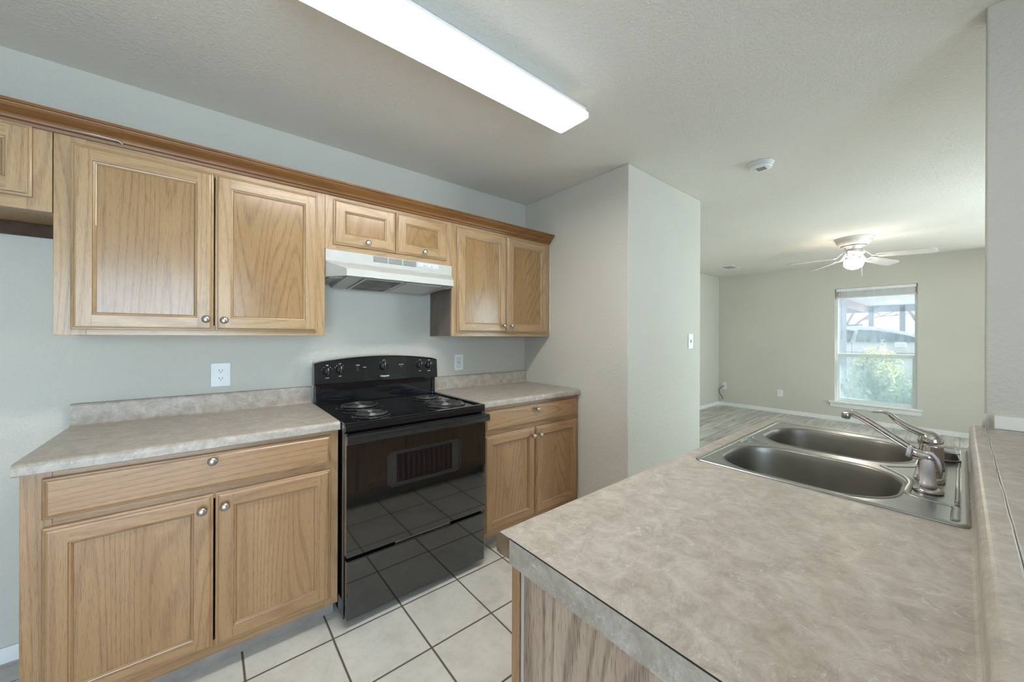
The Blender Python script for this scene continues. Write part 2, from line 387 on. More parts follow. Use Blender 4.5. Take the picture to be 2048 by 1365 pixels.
# patio door behind the camera
d = MB()
for a, b in ((-1.5, -1.45), (-.63, -.57), (.25, .3)): d.box(a, b, YF - .09, YF - .04, 0, 2.08)
d.box(-1.45, .25, YF - .09, YF - .04, 2.03, 2.08); d.box(-1.45, .25, YF - .09, YF - .04, 0, .06)
struct(d.build('door_1', M['vinyl']))
d = MB()
for a, b in ((4.0, 4.04), (4.88, 4.92), (5.76, 5.8)): d.box(a, b, YF - .09, YF - .04, .3, 2.1)
d.box(4.04, 5.76, YF - .09, YF - .04, 2.06, 2.1); d.box(4.04, 5.76, YF - .09, YF - .04, .3, .34); d.box(4.04, 5.76, YF - .09, YF - .04, 1.18, 1.22)
struct(d.build('window_2', M['vinyl']))
d = MB()
for a, b in ((-4.1, -4.06), (-2.94, -2.9)): d.box(XW + .06, XW + .11, a, b, .55, 2.06)
for a, b in ((.55, .59), (1.28, 1.32), (2.02, 2.06)): d.box(XW + .06, XW + .11, -4.06, -2.94, a, b)
struct(d.build('added_window', M['vinyl']))  # added frame around the side fill light, never in view

# ------------------------------------------------------------------ living room window
win = thing('window_1', '', 'window', (XW, -1.58, WZ0)); del win['label']; del win['category']; win['kind'] = 'structure'
m = MB(); X = XW + .06
for (a, b, c, e) in ((WY0, WY0 + .03, WZ0, WZ1), (WY1 - .03, WY1, WZ0, WZ1)): m.box(X, X + .07, a, b, c, e, .003)
m.box(X, X + .07, WY0 + .03, WY1 - .03, WZ1 - .035, WZ1, .003); m.box(X, X + .07, WY0 + .03, WY1 - .03, WZ0 - .02, WZ0 + .025, .003)
m.build('frame', M['vinyl'], win)
m = MB(); m.box(X + .005, X + .045, WY0 + .03, WY1 - .03, 1.005, 1.052, .004)
m.box(X + .01, X + .04, WY0 + .03, WY0 + .05, WZ0 + .025, 1.005); m.box(X + .01, X + .04, WY1 - .05, WY1 - .03, WZ0 + .025, 1.005); m.box(X + .01, X + .04, WY0 + .05, WY1 - .05, WZ0 + .025, WZ0 + .05)
m.build('sash', M['vinyl'], win)
MB().box(X + .022, X + .026, WY0 + .05, WY1 - .05, WZ0 + .05, 1.005).build('lower_pane', M['glass_low'], win)
MB().box(X + .052, X + .056, WY0 + .03, WY1 - .03, 1.052, WZ1 - .035).build('upper_pane', M['glass_up'], win)
m = MB(); m.prism([(XW + .13, .285), (XW - .05, .285), (XW - .056, .292), (XW - .056, .300), (XW - .05, .305), (XW + .13, .305)], WY0 - .055, WY1 + .065, 'y')
m.prism([(XW, .215), (XW - .014, .215), (XW - .02, .235), (XW - .026, .27), (XW - .04, .285), (XW, .285)], WY0 - .04, WY1 + .05, 'y')
m.build('window_sill', M['trim'], win)
bl = thing('window_blind', 'white slatted blind drawn up to the top of the living room window', 'blind', (XW + .02, -1.58, WZ1))
m = MB(); m.box(XW + .012, XW + .05, WY0 + .012, WY1 - .012, WZ1 - .045, WZ1 - .002, .003); m.build('headrail', M['white'], bl)
m = MB()
for k in range(9):
    z = WZ1 - .052 - k * .0085; m.box(XW + .008, XW + .052, WY0 + .014, WY1 - .014, z - .0028, z, 0)
m.build('slats', M['blind'], bl)
MB().box(XW + .006, XW + .054, WY0 + .012, WY1 - .012, WZ1 - .148, WZ1 - .128, .003).build('bottom_rail', M['blind'], bl)
MB().tube([(XW + .004, -1.222, WZ1 - .04), (XW + .002, -1.222, 1.62), (XW + .004, -1.224, 1.27)], .004, 6).build('wand', M['white'], bl)
for yy in (-1.26, -1.58, -1.9): MB().box(XW + .0045, XW + .0056, yy - .005, yy + .005, WZ1 - .148, WZ1 - .05).build('ladder_tape', M['blind'], bl)

# ------------------------------------------------------------------ cabinets
def knob(parent, x, y, z, s=-1, mat=None):
    return MB().lathe([(.0005, 0), (.0065, 0), (.0055, .006), (.005, .011), (.010, .015), (.0145, .019), (.0155, .024), (.0135, .029), (.008, .032), (.0005, .033)], (x, y, z), (0, s, 0), 20).build('knob', mat or M['satin'], parent)
M['groove'] = wood('dark_moulding_edge', 'z', (.27, .175, .095), (.22, .135, .07), (.12, .07, .035), rough=.4)  # darker brown for the narrow step faces of the door profile
def panel_door(parent, x0, x1, z0, z1, yf, s=-1, name='door', st=.055, mats=None, drawer=False):
    """framed door: stepped lip, butt-jointed stiles and rails, moulded edge, recessed panel"""
    mats = mats or (M['oak_v'], M['oak_h'], M['panel'])
    bm = bmesh.new(); Y = lambda d: yf + s * d
    def rect(i, d): return [bm.verts.new(p) for p in ((x0 + i, Y(d), z0 + i), (x1 - i, Y(d), z0 + i), (x1 - i, Y(d), z1 - i), (x0 + i, Y(d), z1 - i))]
    def loop(A, B, g=False):
        for k in range(4):
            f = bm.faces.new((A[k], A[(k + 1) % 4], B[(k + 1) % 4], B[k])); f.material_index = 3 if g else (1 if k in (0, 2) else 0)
    outer = [(0, .001), (0, .010), (.003, .012), (.007, .0125), (.0075, .015), (.011, .018), (.015, .019)]
    prev = rect(*outer[0]); bk = bm.faces.new(prev)
    for n_, o in enumerate(outer[1:]):
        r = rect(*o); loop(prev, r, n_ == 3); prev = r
    if drawer:
        f = bm.faces.new(prev); f.material_index = 1
    else:
        i, j = outer[-1][0], st
        ax0, ax1, az0, az1 = x0 + i, x1 - i, z0 + i, z1 - i; bx0, bx1, bz0, bz1 = x0 + j, x1 - j, z0 + j, z1 - j; y = Y(.019)
        V = lambda x, z: bm.verts.new((x, y, z))
        for q, mi in (((ax0, bx0, az0, az1), 0), ((bx1, ax1, az0, az1), 0), ((bx0, bx1, az0, bz0), 1), ((bx0, bx1, bz1, az1), 1)):
            f = bm.faces.new((V(q[0], q[2]), V(q[1], q[2]), V(q[1], q[3]), V(q[0], q[3]))); f.material_index = mi
        prev = rect(j, .019)
        for n_, o in enumerate(((j + .0015, .0165), (j + .006, .015), (j + .0065, .0125), (j + .0095, .0095), (j + .0112, .008))):
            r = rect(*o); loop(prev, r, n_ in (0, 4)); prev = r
        f = bm.faces.new(prev); f.material_index = 2
    bmesh.ops.remove_doubles(bm, verts=bm.verts, dist=1e-6)
    bmesh.ops.recalc_face_normals(bm, faces=bm.faces)
    mb = MB(); mb.bm.free(); mb.bm = bm
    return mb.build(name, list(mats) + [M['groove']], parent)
def face_frame(parent, x0, x1, z0, z1, y, opens, s=-1, t=.019, mats=None):
    """stiles and rails around the openings [(x0,x1,z0,z1)]"""
    mats = mats or (M['oak_v'], M['oak_h'])
    ya, yb = sorted((y, y - s * t)); m = MB()
    ox0 = min(o[0] for o in opens); ox1 = max(o[1] for o in opens)
    m.box(x0, ox0, ya, yb, z0, z1, .0008, 0, 1); m.box(ox1, x1, ya, yb, z0, z1, .0008, 0, 1)
    zs = sorted({o[2] for o in opens} | {o[3] for o in opens}); prev = z0
    for k in range(0, len(zs), 2):
        m.box(ox0, ox1, ya, yb, prev, zs[k], .0008, 1, 1); prev = zs[k + 1]
    m.box(ox0, ox1, ya, yb, prev, z1, .0008, 1, 1)
    return m.build('face_frame', list(mats), parent)
def carcass(parent, x0, x1, y0, y1, z0, z1, mat, inner=True):
    """open fronted box body"""
    t = .012; m = MB(); m.box(x0, x0 + t, y0, y1, z0, z1); m.box(x1 - t, x1, y0, y1, z0, z1)
    m.box(x0 + t, x1 - t, y0, y1, z0 + .004, z0 + .004 + t); m.box(x0 + t, x1 - t, y0, y1, z1 - t, z1); m.box(x0 + t, x1 - t, y1 - .006, y1, z0 + .02, z1 - t)
    return m.build('carcass', mat, parent)
YU = -.302; UT = 2.052
# fridge cabinet
c = thing('wall_cabinet', 'short oak wall cabinet cut off by the left edge, above the empty fridge space', 'cabinet', (-.88, -.15, 1.745), 'upper kitchen cabinets')
carcass(c, -1.34, -.4425, YU + .019, -.002, 1.747, UT, M['oak_v'])
face_frame(c, -1.34, -.4425, 1.747, UT, YU, [(-1.29, -.50, 1.80, 2.02)])
panel_door(c, -.885, -.487, 1.790, 2.040, YU); panel_door(c, -1.29, -.891, 1.790, 2.040, YU)
knob(c, -.86, YU - .019, 1.812); knob(c, -.92, YU - .019, 1.812)
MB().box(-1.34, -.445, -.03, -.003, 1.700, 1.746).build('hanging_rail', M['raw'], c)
# left upper
c = thing('wall_cabinet', 'wide oak wall cabinet with two tall doors over the left worktop', 'cabinet', (.017, -.15, 1.30), 'upper kitchen cabinets')
carcass(c, -.440, .4655, YU + .019, -.002, 1.301, UT, M['oak_v'])
face_frame(c, -.440, .4655, 1.301, UT, YU, [(-.36, .39, 1.345, 2.00)])
panel_door(c, -.397, .0155, 1.322, 2.016, YU); d = panel_door(c, .0205, .428, 1.322, 2.016, YU)
knob(c, -.010, YU - .019, 1.371); knob(c, .052, YU - .019, 1.368)
m = MB(); m.box(-.341, -.332, YU - .0115, YU - .009, 1.72, 1.955); s_ = m.build('bare_wood_chip', plain('bare_pine', (.78, .66, .5), .6), c)
# hood cabinet
c = thing('wall_cabinet', 'low oak wall cabinet with two small doors directly above the range hood', 'cabinet', (.843, -.15, 1.757), 'upper kitchen cabinets')
carcass(c, .4665, 1.2175, YU + .019, -.002, 1.757, UT, M['oak_v'])
face_frame(c, .4665, 1.2175, 1.757, UT, YU, [(.52, 1.16, 1.80, 2.0)])
panel_door(c, .504, .838, 1.786, 2.022, YU); panel_door(c, .8425, 1.177, 1.786, 2.022, YU)
knob(c, .675, YU - .019, 1.812); knob(c, 1.013, YU - .019, 1.812)
# right upper
c = thing('wall_cabinet', 'oak wall cabinet with two doors in the corner right of the range hood', 'cabinet', (1.665, -.15, 1.30), 'upper kitchen cabinets')
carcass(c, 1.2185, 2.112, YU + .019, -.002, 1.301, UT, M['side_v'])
face_frame(c, 1.2185, 2.112, 1.301, UT, YU, [(1.30, 2.05, 1.345, 2.00)])
panel_door(c, 1.254, 1.665, 1.327, 2.022, YU); panel_door(c, 1.670, 2.075, 1.327, 2.022, YU)
knob(c, 1.632, YU - .019, 1.377); knob(c, 1.701, YU - .019, 1.377)
m = MB(); random.seed(3)
pts = [(2.1125 + random.uniform(0, .002), z / 100) for z in range(131, 204, 3)]
m.tube([(2.1165, YU - .004, z) for x, z in pts], [.0026 + random.random() * .0034 for _ in pts], 6); m.build('caulk_bead', M['caulk'], c)
# crown moulding
def crown_profile():
    return [(-.302, 2.040), (-.312, 2.040), (-.314, 2.050), (-.322, 2.053), (-.324, 2.060), (-.328, 2.066), (-.338, 2.073), (-.350, 2.082), (-.356, 2.090), (-.357, 2.094), (-.364, 2.095), (-.364, 2.104), (-.302, 2.104)]
cr = thing('crown_moulding', 'dark stained wooden crown moulding running along the tops of the wall cabinets', 'moulding', (.38, -.33, 2.053))
MB().prism([(y, z) for y, z in crown_profile()], -1.34, -.262, 'x').build('moulding_length', M['crown'], cr)
MB().prism([(y, z) for y, z in crown_profile()], -.2615, 2.112, 'x').build('moulding_length', M['crown'], cr)
MB().box(-1.34, 2.112, -.305, -.15, UT + .001, UT + .012).build('top_board', M['oak_h'], cr)
m = MB(); m.tube([(-.40, -.3235, 2.0575), (-.33, -.325, 2.058), (-.275, -.3255, 2.056), (-.262, -.324, 2.048), (-.262, -.3155, 2.045)], [.0006, .0022, .0014, .0022, .001], 6); m.build('filler_crack', M['caulk'], cr)

# base cabinets
YB = -.60
def base_cabinet(label, x0, x1, dx, xs, zs_top, knobs, loc):
    c = thing('base_cabinet', label, 'cabinet', loc, 'lower kitchen cabinets')
    mats = (M['base_v'], M['base_h']); dm = (M['base_v'], M['base_h'], M['base_panel'])
    carcass(c, x0, x1, YB + .019, -.002, .085, .874, M['base_v'])
    face_frame(c, x0, x1, .085, .874, YB, [(dx[0] + .02, dx[-1] - .02, .14, .68), (dx[0] + .02, dx[-1] - .02, .74, .84)], mats=mats)
    dr = panel_door(c, dx[0], dx[-1], zs_top[0], zs_top[1], YB, name='drawer', mats=dm, drawer=True)
    panel_door(c, dx[0], xs[0], .120, .702, YB, mats=dm); panel_door(c, xs[1], dx[-1], .120, .702, YB, mats=dm)
    for k, q in enumerate(knobs):
        kb = knob(dr if k == 0 else c, q[0], YB - .019, q[1])
    m = MB(); m.box(x0 + .002, x1 - .002, -.53, -.514, .0, .084); m.box(x0 + .002, x0 + .016, -.514, -.01, 0, .084); m.build('toe_kick', M['toe'], c)
    return c
base_cabinet('oak base cabinet with two doors and one long drawer, left of the stove', -.441, .4575, (-.397, .424), (.015, .0215), (.728, .856), [(.012, .832), (-.018, .653), (.048, .653)], (.01, -.3, 0))
base_cabinet('oak base cabinet in the corner right of the stove, partly hidden behind the peninsula', 1.2265, 2.115, (1.268, 2.095), (1.675, 1.681), (.728, .853), [(1.677, .822), (1.644, .651), (1.706, .650)], (1.67, -.3, 0))

# countertops
def top_profile(yb=-.002, yf=-.628, splash=True):
    p = [(yb, .876)]
    p += [(yf + .004, .876), (yf, .880)]
    for k in range(0, 6): a = PI - k / 5 * PI / 2; p.append((yf + .016 + .016 * math.cos(a), .898 + .016 * math.sin(a)))
    if splash:
        p += [(yb - .030, .914), (yb - .024, .9165), (yb - .0195, .922), (yb - .0190, .998), (yb - .0160, 1.005), (yb, 1.008)]
    else: p += [(yb, .914)]
    return p
c = MB().prism(top_profile(), -.452, .4600, 'x', 0, False).build('countertop', M['laminate'], loc=(0, -.3, .876))
tag(c, 'beige marbled laminate worktop with low backsplash, left of the stove', 'countertop', 'laminate worktops')
c = MB().prism(top_profile(), 1.2240, 2.1185, 'x').build('countertop', M['laminate'], loc=(1.67, -.3, .876))
tag(c, 'beige marbled laminate worktop with low backsplash in the corner, right of the stove', 'countertop', 'laminate worktops')

# ------------------------------------------------------------------ stove
S0, S1 = .4635, 1.2205
st = thing('stove', 'black free-standing electric stove with four coil burners', 'stove', (.842, -.34, 0))
m = MB(); m.box(S0 + .003, S1 - .003, -.655, -.03, .03, .872, .003); m.build('body', M['black'], st)
m = MB(); m.box(S0, S1, -.682, -.05, .873, .9045, .004, 0, 3)
RW = .018
m.box(S0, S0 + RW, -.682, -.05, .9045, .9135, .004); m.box(S1 - RW, S1, -.682, -.05, .9045, .9135, .004)
m.box(S0 + RW, S1 - RW, -.682, -.682 + .028, .9045, .9125, .004)
m.build('cooktop', M['black'], st)
m = MB(); XS = [S0 + (S1 - S0) * k / 24 for k in range(25)]
def bgz(x): t = (x - .842) / .3785; return 1.178 - .030 * t * t - .004 * max(0, abs(t) - .93) / .07
prof = lambda x, dz=0: [(x, -.098, 1.018), (x, -.100, 1.026), (x, -.092, bgz(x) - .010), (x, -.087, bgz(x) - .002), (x, -.080, bgz(x)), (x, -.036, bgz(x)), (x, -.036, 1.018)]
m.rings([prof(x) for x in [S0 - .005] + XS[1:-1] + [S1 + .004]], 0, False, True, True)
m.build('backguard', M['black'], st)
m = MB(); m.box(S0 + .028, S1 - .028, -.074, -.036, .905, 1.019, .002); m.box(S0 + .004, S0 + .028, -.085, -.036, .905, 1.019, .006); m.box(S1 - .028, S1 - .004, -.085, -.036, .905, 1.019, .006)
m.build('riser', M['black'], st)
for i, (x, z, r, big) in enumerate(((.525, 1.096, .0235, 0), (.594, 1.102, .0235, 0), (.851, 1.111, .0265, 1), (1.096, 1.106, .0235, 0), (1.162, 1.103, .0235, 0))):
    yk = -.0965 + (z - 1.03) * .05
    m = MB(); m.lathe([(.001, 0), (r, 0), (r, .006), (r * .86, .012), (r * .8, .02), (.001, .021)], (x, yk, z), (0, -1, .05), 24)
    a = 0.0
    m.box(x - .0045, x + .0045, yk - .033, yk - .012, z - r * .82, z + r * .98, .002)
    kb = m.build('control_knob', M['blackmatte'], st)
    m = MB()
    for k in range(11):
        t = PI * 1.5 - PI * 1.6 / 2 + PI * 1.6 * k / 10 if not big else 2 * PI * k / 11
        cx, cz = x + math.cos(t) * (r + .006), z + math.sin(t) * (r + .006)
        m.box(cx - .0009, cx + .0009, yk - .0016, yk + .001, cz - .0022, cz + .0022)
    m.build('dial_ticks', M['mark'], kb)
    MB().box(x - .001, x + .001, yk - .0338, yk - .0332, z + r * .3, z + r * .9).build('pointer_line', M['mark'], kb)
    text_mesh('OFF', .0078, 'lettering', M['mark'], kb, (x, -.0985, z + r + .011), .0002)
    if not big: text_mesh('FRONT' if i in (0, 4) else 'REAR', .0062, 'lettering', M['mark'], kb, (x, -.1005, z - r - .014), .0002)
m = MB(); m.box(.689, .700, -.104, -.093, 1.088, 1.116, .001); sw = m.build('rocker_switch', M['blackmatte'], st)
text_mesh('OVEN', .008, 'lettering', M['mark'], sw, (.694, -.0985, 1.124), .0002)
text_mesh('LIGHT', .007, 'lettering', M['mark'], sw, (.735, -.0985, 1.110), .0001)
text_mesh('SURFACE', .0075, 'lettering', M['mark'], st, (.965, -.0985, 1.117), .0002)
m = MB(); m.box(.963, .968, -.1, -.096, 1.102, 1.107); m.build('indicator_lamp', M['red'], st)
text_mesh('Hotpoint', .0150, 'logo', M['mark'], st, (.858, -.1005, 1.050), .0006)
# burners
for (x, y, r) in ((.650, -.275, .096), (.628, -.535, .074), (1.065, -.262, .074), (1.060, -.500, .096)):
    pan = MB(); pan.lathe([(r * .5, .0045), (r * .9, .0058), (r * 1.02, .0095), (r * 1.10, .0115), (r * 1.20, .0105), (r * 1.25, .0065), (r * 1.22, .0050)], (x, y, .9), (0, 0, 1), 40, cap=False)
    bn = pan.build('drip_pan', M['black'], st)
    m = MB(); pts = []; turns = 5 if r > .08 else 4; n = turns * 28; r0 = .02
    for k in range(n + 1):
        t = 2 * PI * k / 28; rr = r0 + (r - r0) * k / n; pts.append((x + rr * math.cos(t), y + rr * math.sin(t), .9175))
    m.tube(pts, .0042, 7); m.lathe([(.001, 0), (.014, 0), (.014, .003), (.001, .0035)], (x, y, .9175), (0, 0, 1), 16)
    el = m.build('heating_coil', M['coil'], bn)
    m = MB()
    for a in (0.4, 2.5, 4.6): m.tube([(x, y, .9115), (x + r * 1.03 * math.cos(a), y + r * 1.03 * math.sin(a), .9115)], .0025, 6)
    m.build('coil_support', M['chrome'], bn)
# door
m = MB(); x0, x1, yf = S0 + .006, S1 - .004, -.690
outer = rrect(x0, x1, .318, .866, .008, 3); hole = rrect(.654, 1.052, .583, .748, .03, 6)
def plate_with_holes(mb, outer, holes, fn, mi=0):
    """flat face of outer outline with holes; fn maps 2d to 3d"""
    bm = mb.bm; es = []
    loops = []
    for lp in [outer] + holes:
        vs = [bm.verts.new(fn(*p)) for p in lp]; loops.append(vs)
        es += [bm.edges.new((vs[i], vs[(i + 1) % len(vs)])) for i in range(len(vs))]
    r = bmesh.ops.triangle_fill(bm, use_beauty=True, use_dissolve=False, edges=es)
    for g in r['geom']:
        if isinstance(g, bmesh.types.BMFace): g.material_index = mi
    return loops
lp = plate_with_holes(m, outer, [hole], lambda a, b: (a, yf, b))
m.rings([[(a, yf, b) for a, b in outer], [(a, -.662, b) for a, b in outer]], 0, False, False, True)
m.rings([[(a, yf, b) for a, b in hole], [(a, yf + .004, b) for a, b in hole]], 0, False)
bmesh.ops.remove_doubles(m.bm, verts=m.bm.verts, dist=1e-6)
dr = m.build('oven_door', M['black2'], st)
m = MB(); h2 = rrect(.6525, 1.0535, .5815, .7495, .031, 6); h3 = rrect(.6555, 1.0505, .5845, .7465, .028, 6)
m.rings([[(a, yf - .0005, b) for a, b in h2], [(a, yf - .0022, b) for a, b in h2], [(a, yf - .0022, b) for a, b in h3], [(a, yf + .0005, b) for a, b in h3]], 0, False)
m.build('window_trim', M['blackmatte'], dr)
m = MB(); m.rings([[(a, yf + .0038, b) for a, b in hole], [(a, yf + .0036, b) for a, b in rrect(.70, 1.0, .60, .735, .01, 6)]], 0, False, False, True)
wg, nt, b = newmat('oven_window_glass'); v = objvec(nt); sx = N(nt, 'ShaderNodeSeparateXYZ'); L(nt, v, sx.inputs[0])
rk = math_node(nt, 'PINGPONG', math_node(nt, 'MULTIPLY', sx.outputs[0], 36), .5)
inz = math_node(nt, 'LESS_THAN', math_node(nt, 'ABSOLUTE', math_node(nt, 'SUBTRACT', sx.outputs[2], .665)), .068)
inx = math_node(nt, 'LESS_THAN', math_node(nt, 'ABSOLUTE', math_node(nt, 'SUBTRACT', sx.outputs[0], .008)), .152)
L(nt, mixc(nt, math_node(nt, 'MULTIPLY', inz, inx), (.03, .028, .028), mixc(nt, ramp(nt, rk, [(.1, (1,) * 3), (.35, (0,) * 3)]), (.006, .005, .006), (.014, .010, .011))), b.inputs['Base Color'])
b.inputs['Roughness'].default_value = .08
m.build('window_glass', wg, dr)
m = MB(); hx0, hx1 = S0 + .001, S1 + .003
hp = [(-.690, .862), (-.716, .863), (-.724, .858), (-.726, .846), (-.722, .828), (-.714, .823), (-.704, .826), (-.700, .840), (-.690, .846)]
m.prism(hp, hx0, hx1, 'x'); m.build('handle', M['black'], dr)
m = MB(); m.box(x0 + .002, x1 - .002, -.686, -.660, .036, .298, .005, 0, 3)
dw = m.build('storage_drawer', M['black2'], st)
MB().box(.70, 1.0, -.672, -.658, .300, .306).build('pull_lip', M['satin'], dw)
for fx in (S0 + .06, S1 - .06):
    for fy in (-.60, -.10): MB().lathe([(.018, 0), (.018, .012), (.01, .014), (.01, .034)], (fx, fy, 0), (0, 0, 1), 14).build('foot', M['blackmatte'], st)

# ------------------------------------------------------------------ range hood
hd = thing('range_hood', 'off-white under-cabinet range hood with slotted front vents above the stove', 'range hood', (.843, -.22, 1.605))
a0, a1, b0, b1 = .468, 1.2165, .534, 1.152
m = MB()
# outline sections from back to front: (y, x0, x1, ztop, zbot)
sec = lambda y, xa, xb, zt, zb: [(xa, y, zb), (xb, y, zb), (xb, y, zt), (xa, y, zt)]
m.rings([sec(-.003, a0, a1, 1.7555, 1.612), sec(-.3035, a0, a1, 1.7555, 1.612)], 0, False, True)
m.rings([sec(-.3035, a0, a1, 1.7555, 1.610), sec(-.3065, a0, a1, 1.7555, 1.610)], 0, False)
m.rings([sec(-.3065, a0, a1, 1.697, 1.610), sec(-.316, a0 + .003, a1 - .003, 1.688, 1.610), sec(-.425, b0 - .005, b1 + .005, 1.648, 1.607), sec(-.437, b0, b1, 1.643, 1.606), sec(-.442, b0 + .001, b1 - .001, 1.636, 1.606), sec(-.442, b0 + .001, b1 - .001, 1.608, 1.606)], 0, False, False, True)
m.quad([(a0, -.3066, 1.697), (a1, -.3066, 1.697), (a1, -.3066, 1.7555), (a0, -.3066, 1.7555)])
m.build('shell', M['offwhite'], hd)
m = MB()
for gx0, gx1 in ((.713, .795), (.801, .881), (.889, .969)):
    for k in range(6): m.box(gx0, gx1, -.3078, -.3064, 1.7195 + k * .0056, 1.7195 + k * .0056 + .0024)
m.build('vent_slots', M['slot'], hd)
m = MB(); m.box(.978, 1.121, -.3086, -.3064, 1.722, 1.7505, .0008, 0, 1); cp = m.build('control_plate', plain('control_plate_label', (.62, .66, .68), .4), hd)
for k, xx in enumerate((1.005, 1.052)):
    m = MB(); m.box(xx - .007, xx + .007, -.3125, -.3085, 1.727, 1.746, .001); m.build('rocker_switch', M['white'], cp)
text_mesh('LIGHT', .006, 'lettering', M['slot'], cp, (1.026, -.3092, 1.733), 0); text_mesh('FAN', .006, 'lettering', M['slot'], cp, (1.073, -.3092, 1.733), 0)
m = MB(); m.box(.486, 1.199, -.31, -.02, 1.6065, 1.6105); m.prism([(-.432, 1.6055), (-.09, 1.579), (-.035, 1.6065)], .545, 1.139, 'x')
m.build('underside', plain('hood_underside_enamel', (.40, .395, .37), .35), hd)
TILT = lambda y, d=0: 1.6055 - (y + .432) / .342 * .0265 - d
def tilted(x0, x1, y0, y1, d0, d1):
    m = MB(); m.prism([(y0, TILT(y0, d0)), (y1, TILT(y1, d0)), (y1, TILT(y1, d1)), (y0, TILT(y0, d1))], x0, x1, 'x'); return m
fl = tilted(.640, .835, -.415, -.115, .0005, .004).build('grease_filter', M['filter'], hd)
for q in ((.628, .640, -.425, -.105), (.835, .847, -.425, -.105), (.640, .835, -.425, -.415), (.640, .835, -.115, -.105)):
    tilted(q[0], q[1], q[2], q[3], .0005, .006).build('filter_frame', M['satin'], fl)
tilted(.87, 1.09, -.40, -.13, .0005, .003).build('lamp_cover', plain('frosted_lamp_cover', (.52, .51, .48), .3), hd)

# ------------------------------------------------------------------ outlets and switches
def plate(th, P, U, V, Wn, w=.0385, h=.0585, kind='duplex', mat='white'):
    """P centre, U right, V up, Wn outward normal"""
    P, U, V, Wn = map(Vector, (P, U, V, Wn))
    def bx(mb, u0, u1, v0, v1, n0, n1, bev=0):
        vs = [mb.bm.verts.new(P + U * u + V * v + Wn * n) for u in (u0, u1) for v in (v0, v1) for n in (n0, n1)]
        fs = [mb.bm.faces.new([vs[i] for i in q]) for q in ((0, 1, 3, 2), (4, 6, 7, 5), (0, 4, 5, 1), (2, 3, 7, 6), (0, 2, 6, 4), (1, 5, 7, 3))]
        bmesh.ops.recalc_face_normals(mb.bm, faces=fs)
        if bev: bmesh.ops.bevel(mb.bm, geom=list({e for f in fs for e in f.edges}), offset=bev, segments=2, affect='EDGES')
    m = MB(); bx(m, -w, w, -h, h, 0, .006, .002); m.build('cover_plate', M[mat], th)
    def slots(rc, cv):
        m = MB()
        for du, hh in ((-.0065, .0045), (.0065, .0038)): bx(m, du - .0012, du + .0012, cv - hh + .003, cv + hh + .003, .0072, .0086)
        bx(m, -.002, .002, cv - .0095, cv - .0055, .0072, .0086); m.build('slots', M['slot'], rc)
    if kind == 'duplex':
        for cv in (.0195, -.0195):
            m = MB(); vs = []
            rg = lambda n, sc: [P + U * (a * sc) + V * (cv + b * sc) + Wn * n for a, b in rrect(-.0165, .0165, -.0135, .0135, .012, 5)]
            m.rings([rg(.0055, 1.06), rg(.0058, 1.06)], 0, False, False, True); m.build('receptacle_shadow', M['slot'], th)
            m = MB(); m.rings([rg(.005, 1), rg(.0078, 1)], 0, False, False, True); rc = m.build('receptacle', M[mat], th); slots(rc, cv)
    elif kind == 'decora':
        m = MB(); bx(m, -.0185, .0185, -.035, .035, .005, .0062); m.build('receptacle_shadow', M['slot'], th)
        m = MB(); bx(m, -.0172, .0172, -.0335, .0335, .005, .0076, .001); rc = m.build('receptacle', M[mat], th); slots(rc, .018); slots(rc, -.018)
        m = MB(); bx(m, -.006, .006, -.0035, .0035, .0075, .009); m.build('test_button', M['slot'], rc)
    elif kind == 'switch':
        m = MB(); bx(m, -.005, .005, -.012, .012, .005, .0075); m.build('toggle_slot', M['slot'], th)
        m = MB(); bx(m, -.0035, .0035, -.002, .009, .006, .017, .001); m.build('toggle', M[mat], th)
    elif kind == 'coax':
        m = MB(); m.lathe([(.006, 0), (.006, .012), (.001, .012)], P + Wn * .005, Wn, 10); m.build('connector', M['satin'], th)
X_, Y_, Z_ = (1, 0, 0), (0, 1, 0), (0, 0, 1)
o = thing('wall_outlet', 'white double wall outlet above the left worktop', 'outlet', (.0475, -.0005, 1.1), 'wall outlets'); plate(o, (.0475, -.0005, 1.1), X_, Z_, (0, -1, 0))
o = thing('wall_outlet', 'white wall outlet with a rectangular face, right of the stove under the corner cabinet', 'outlet', (1.4545, -.0005, 1.104), 'wall outlets'); plate(o, (1.4545, -.0005, 1.104), X_, Z_, (0, -1, 0), kind='decora')
o = thing('light_switch', 'white light switch on the end of the pantry wall facing the sink', 'switch', (2.992, YP - .0005, 1.267)); plate(o, (2.992, YP - .0005, 1.267), X_, Z_, (0, -1, 0), kind='switch')
o = thing('wall_outlet', 'white wall outlet low on the window wall, between the cable plate and the window', 'outlet', (XW - .0005, -.432, .343), 'wall outlets'); plate(o, (XW - .0005, -.432, .343), (0, -1, 0), Z_, (-1, 0, 0), w=.042, h=.06)
o = thing('cable_plate', 'small white wall plate with a black cable, in the far corner of the living room', 'wall plate', (XW - .0005, .455, .375)); plate(o, (XW - .0005, .455, .375), (0, -1, 0), Z_, (-1, 0, 0), kind='coax', w=.038, h=.062)
cab = MB(); cab.tube(catmull([(XW - .02, .455, .370), (XW - .05, .49, .345), (XW - .055, .53, .30), (XW - .05, .52, .225), (XW - .04, .485, .17), (XW - .035, .475, .11)], 6), .0055, 8)
cab.build('cable', M['blackmatte'], o)
m = MB(); m.lathe([(.007, 0), (.007, .03), (.002, .031)], (XW - .035, .475, .112), (.1, -.1, -1), 8); m.build('cable_plug', M['white'], o)

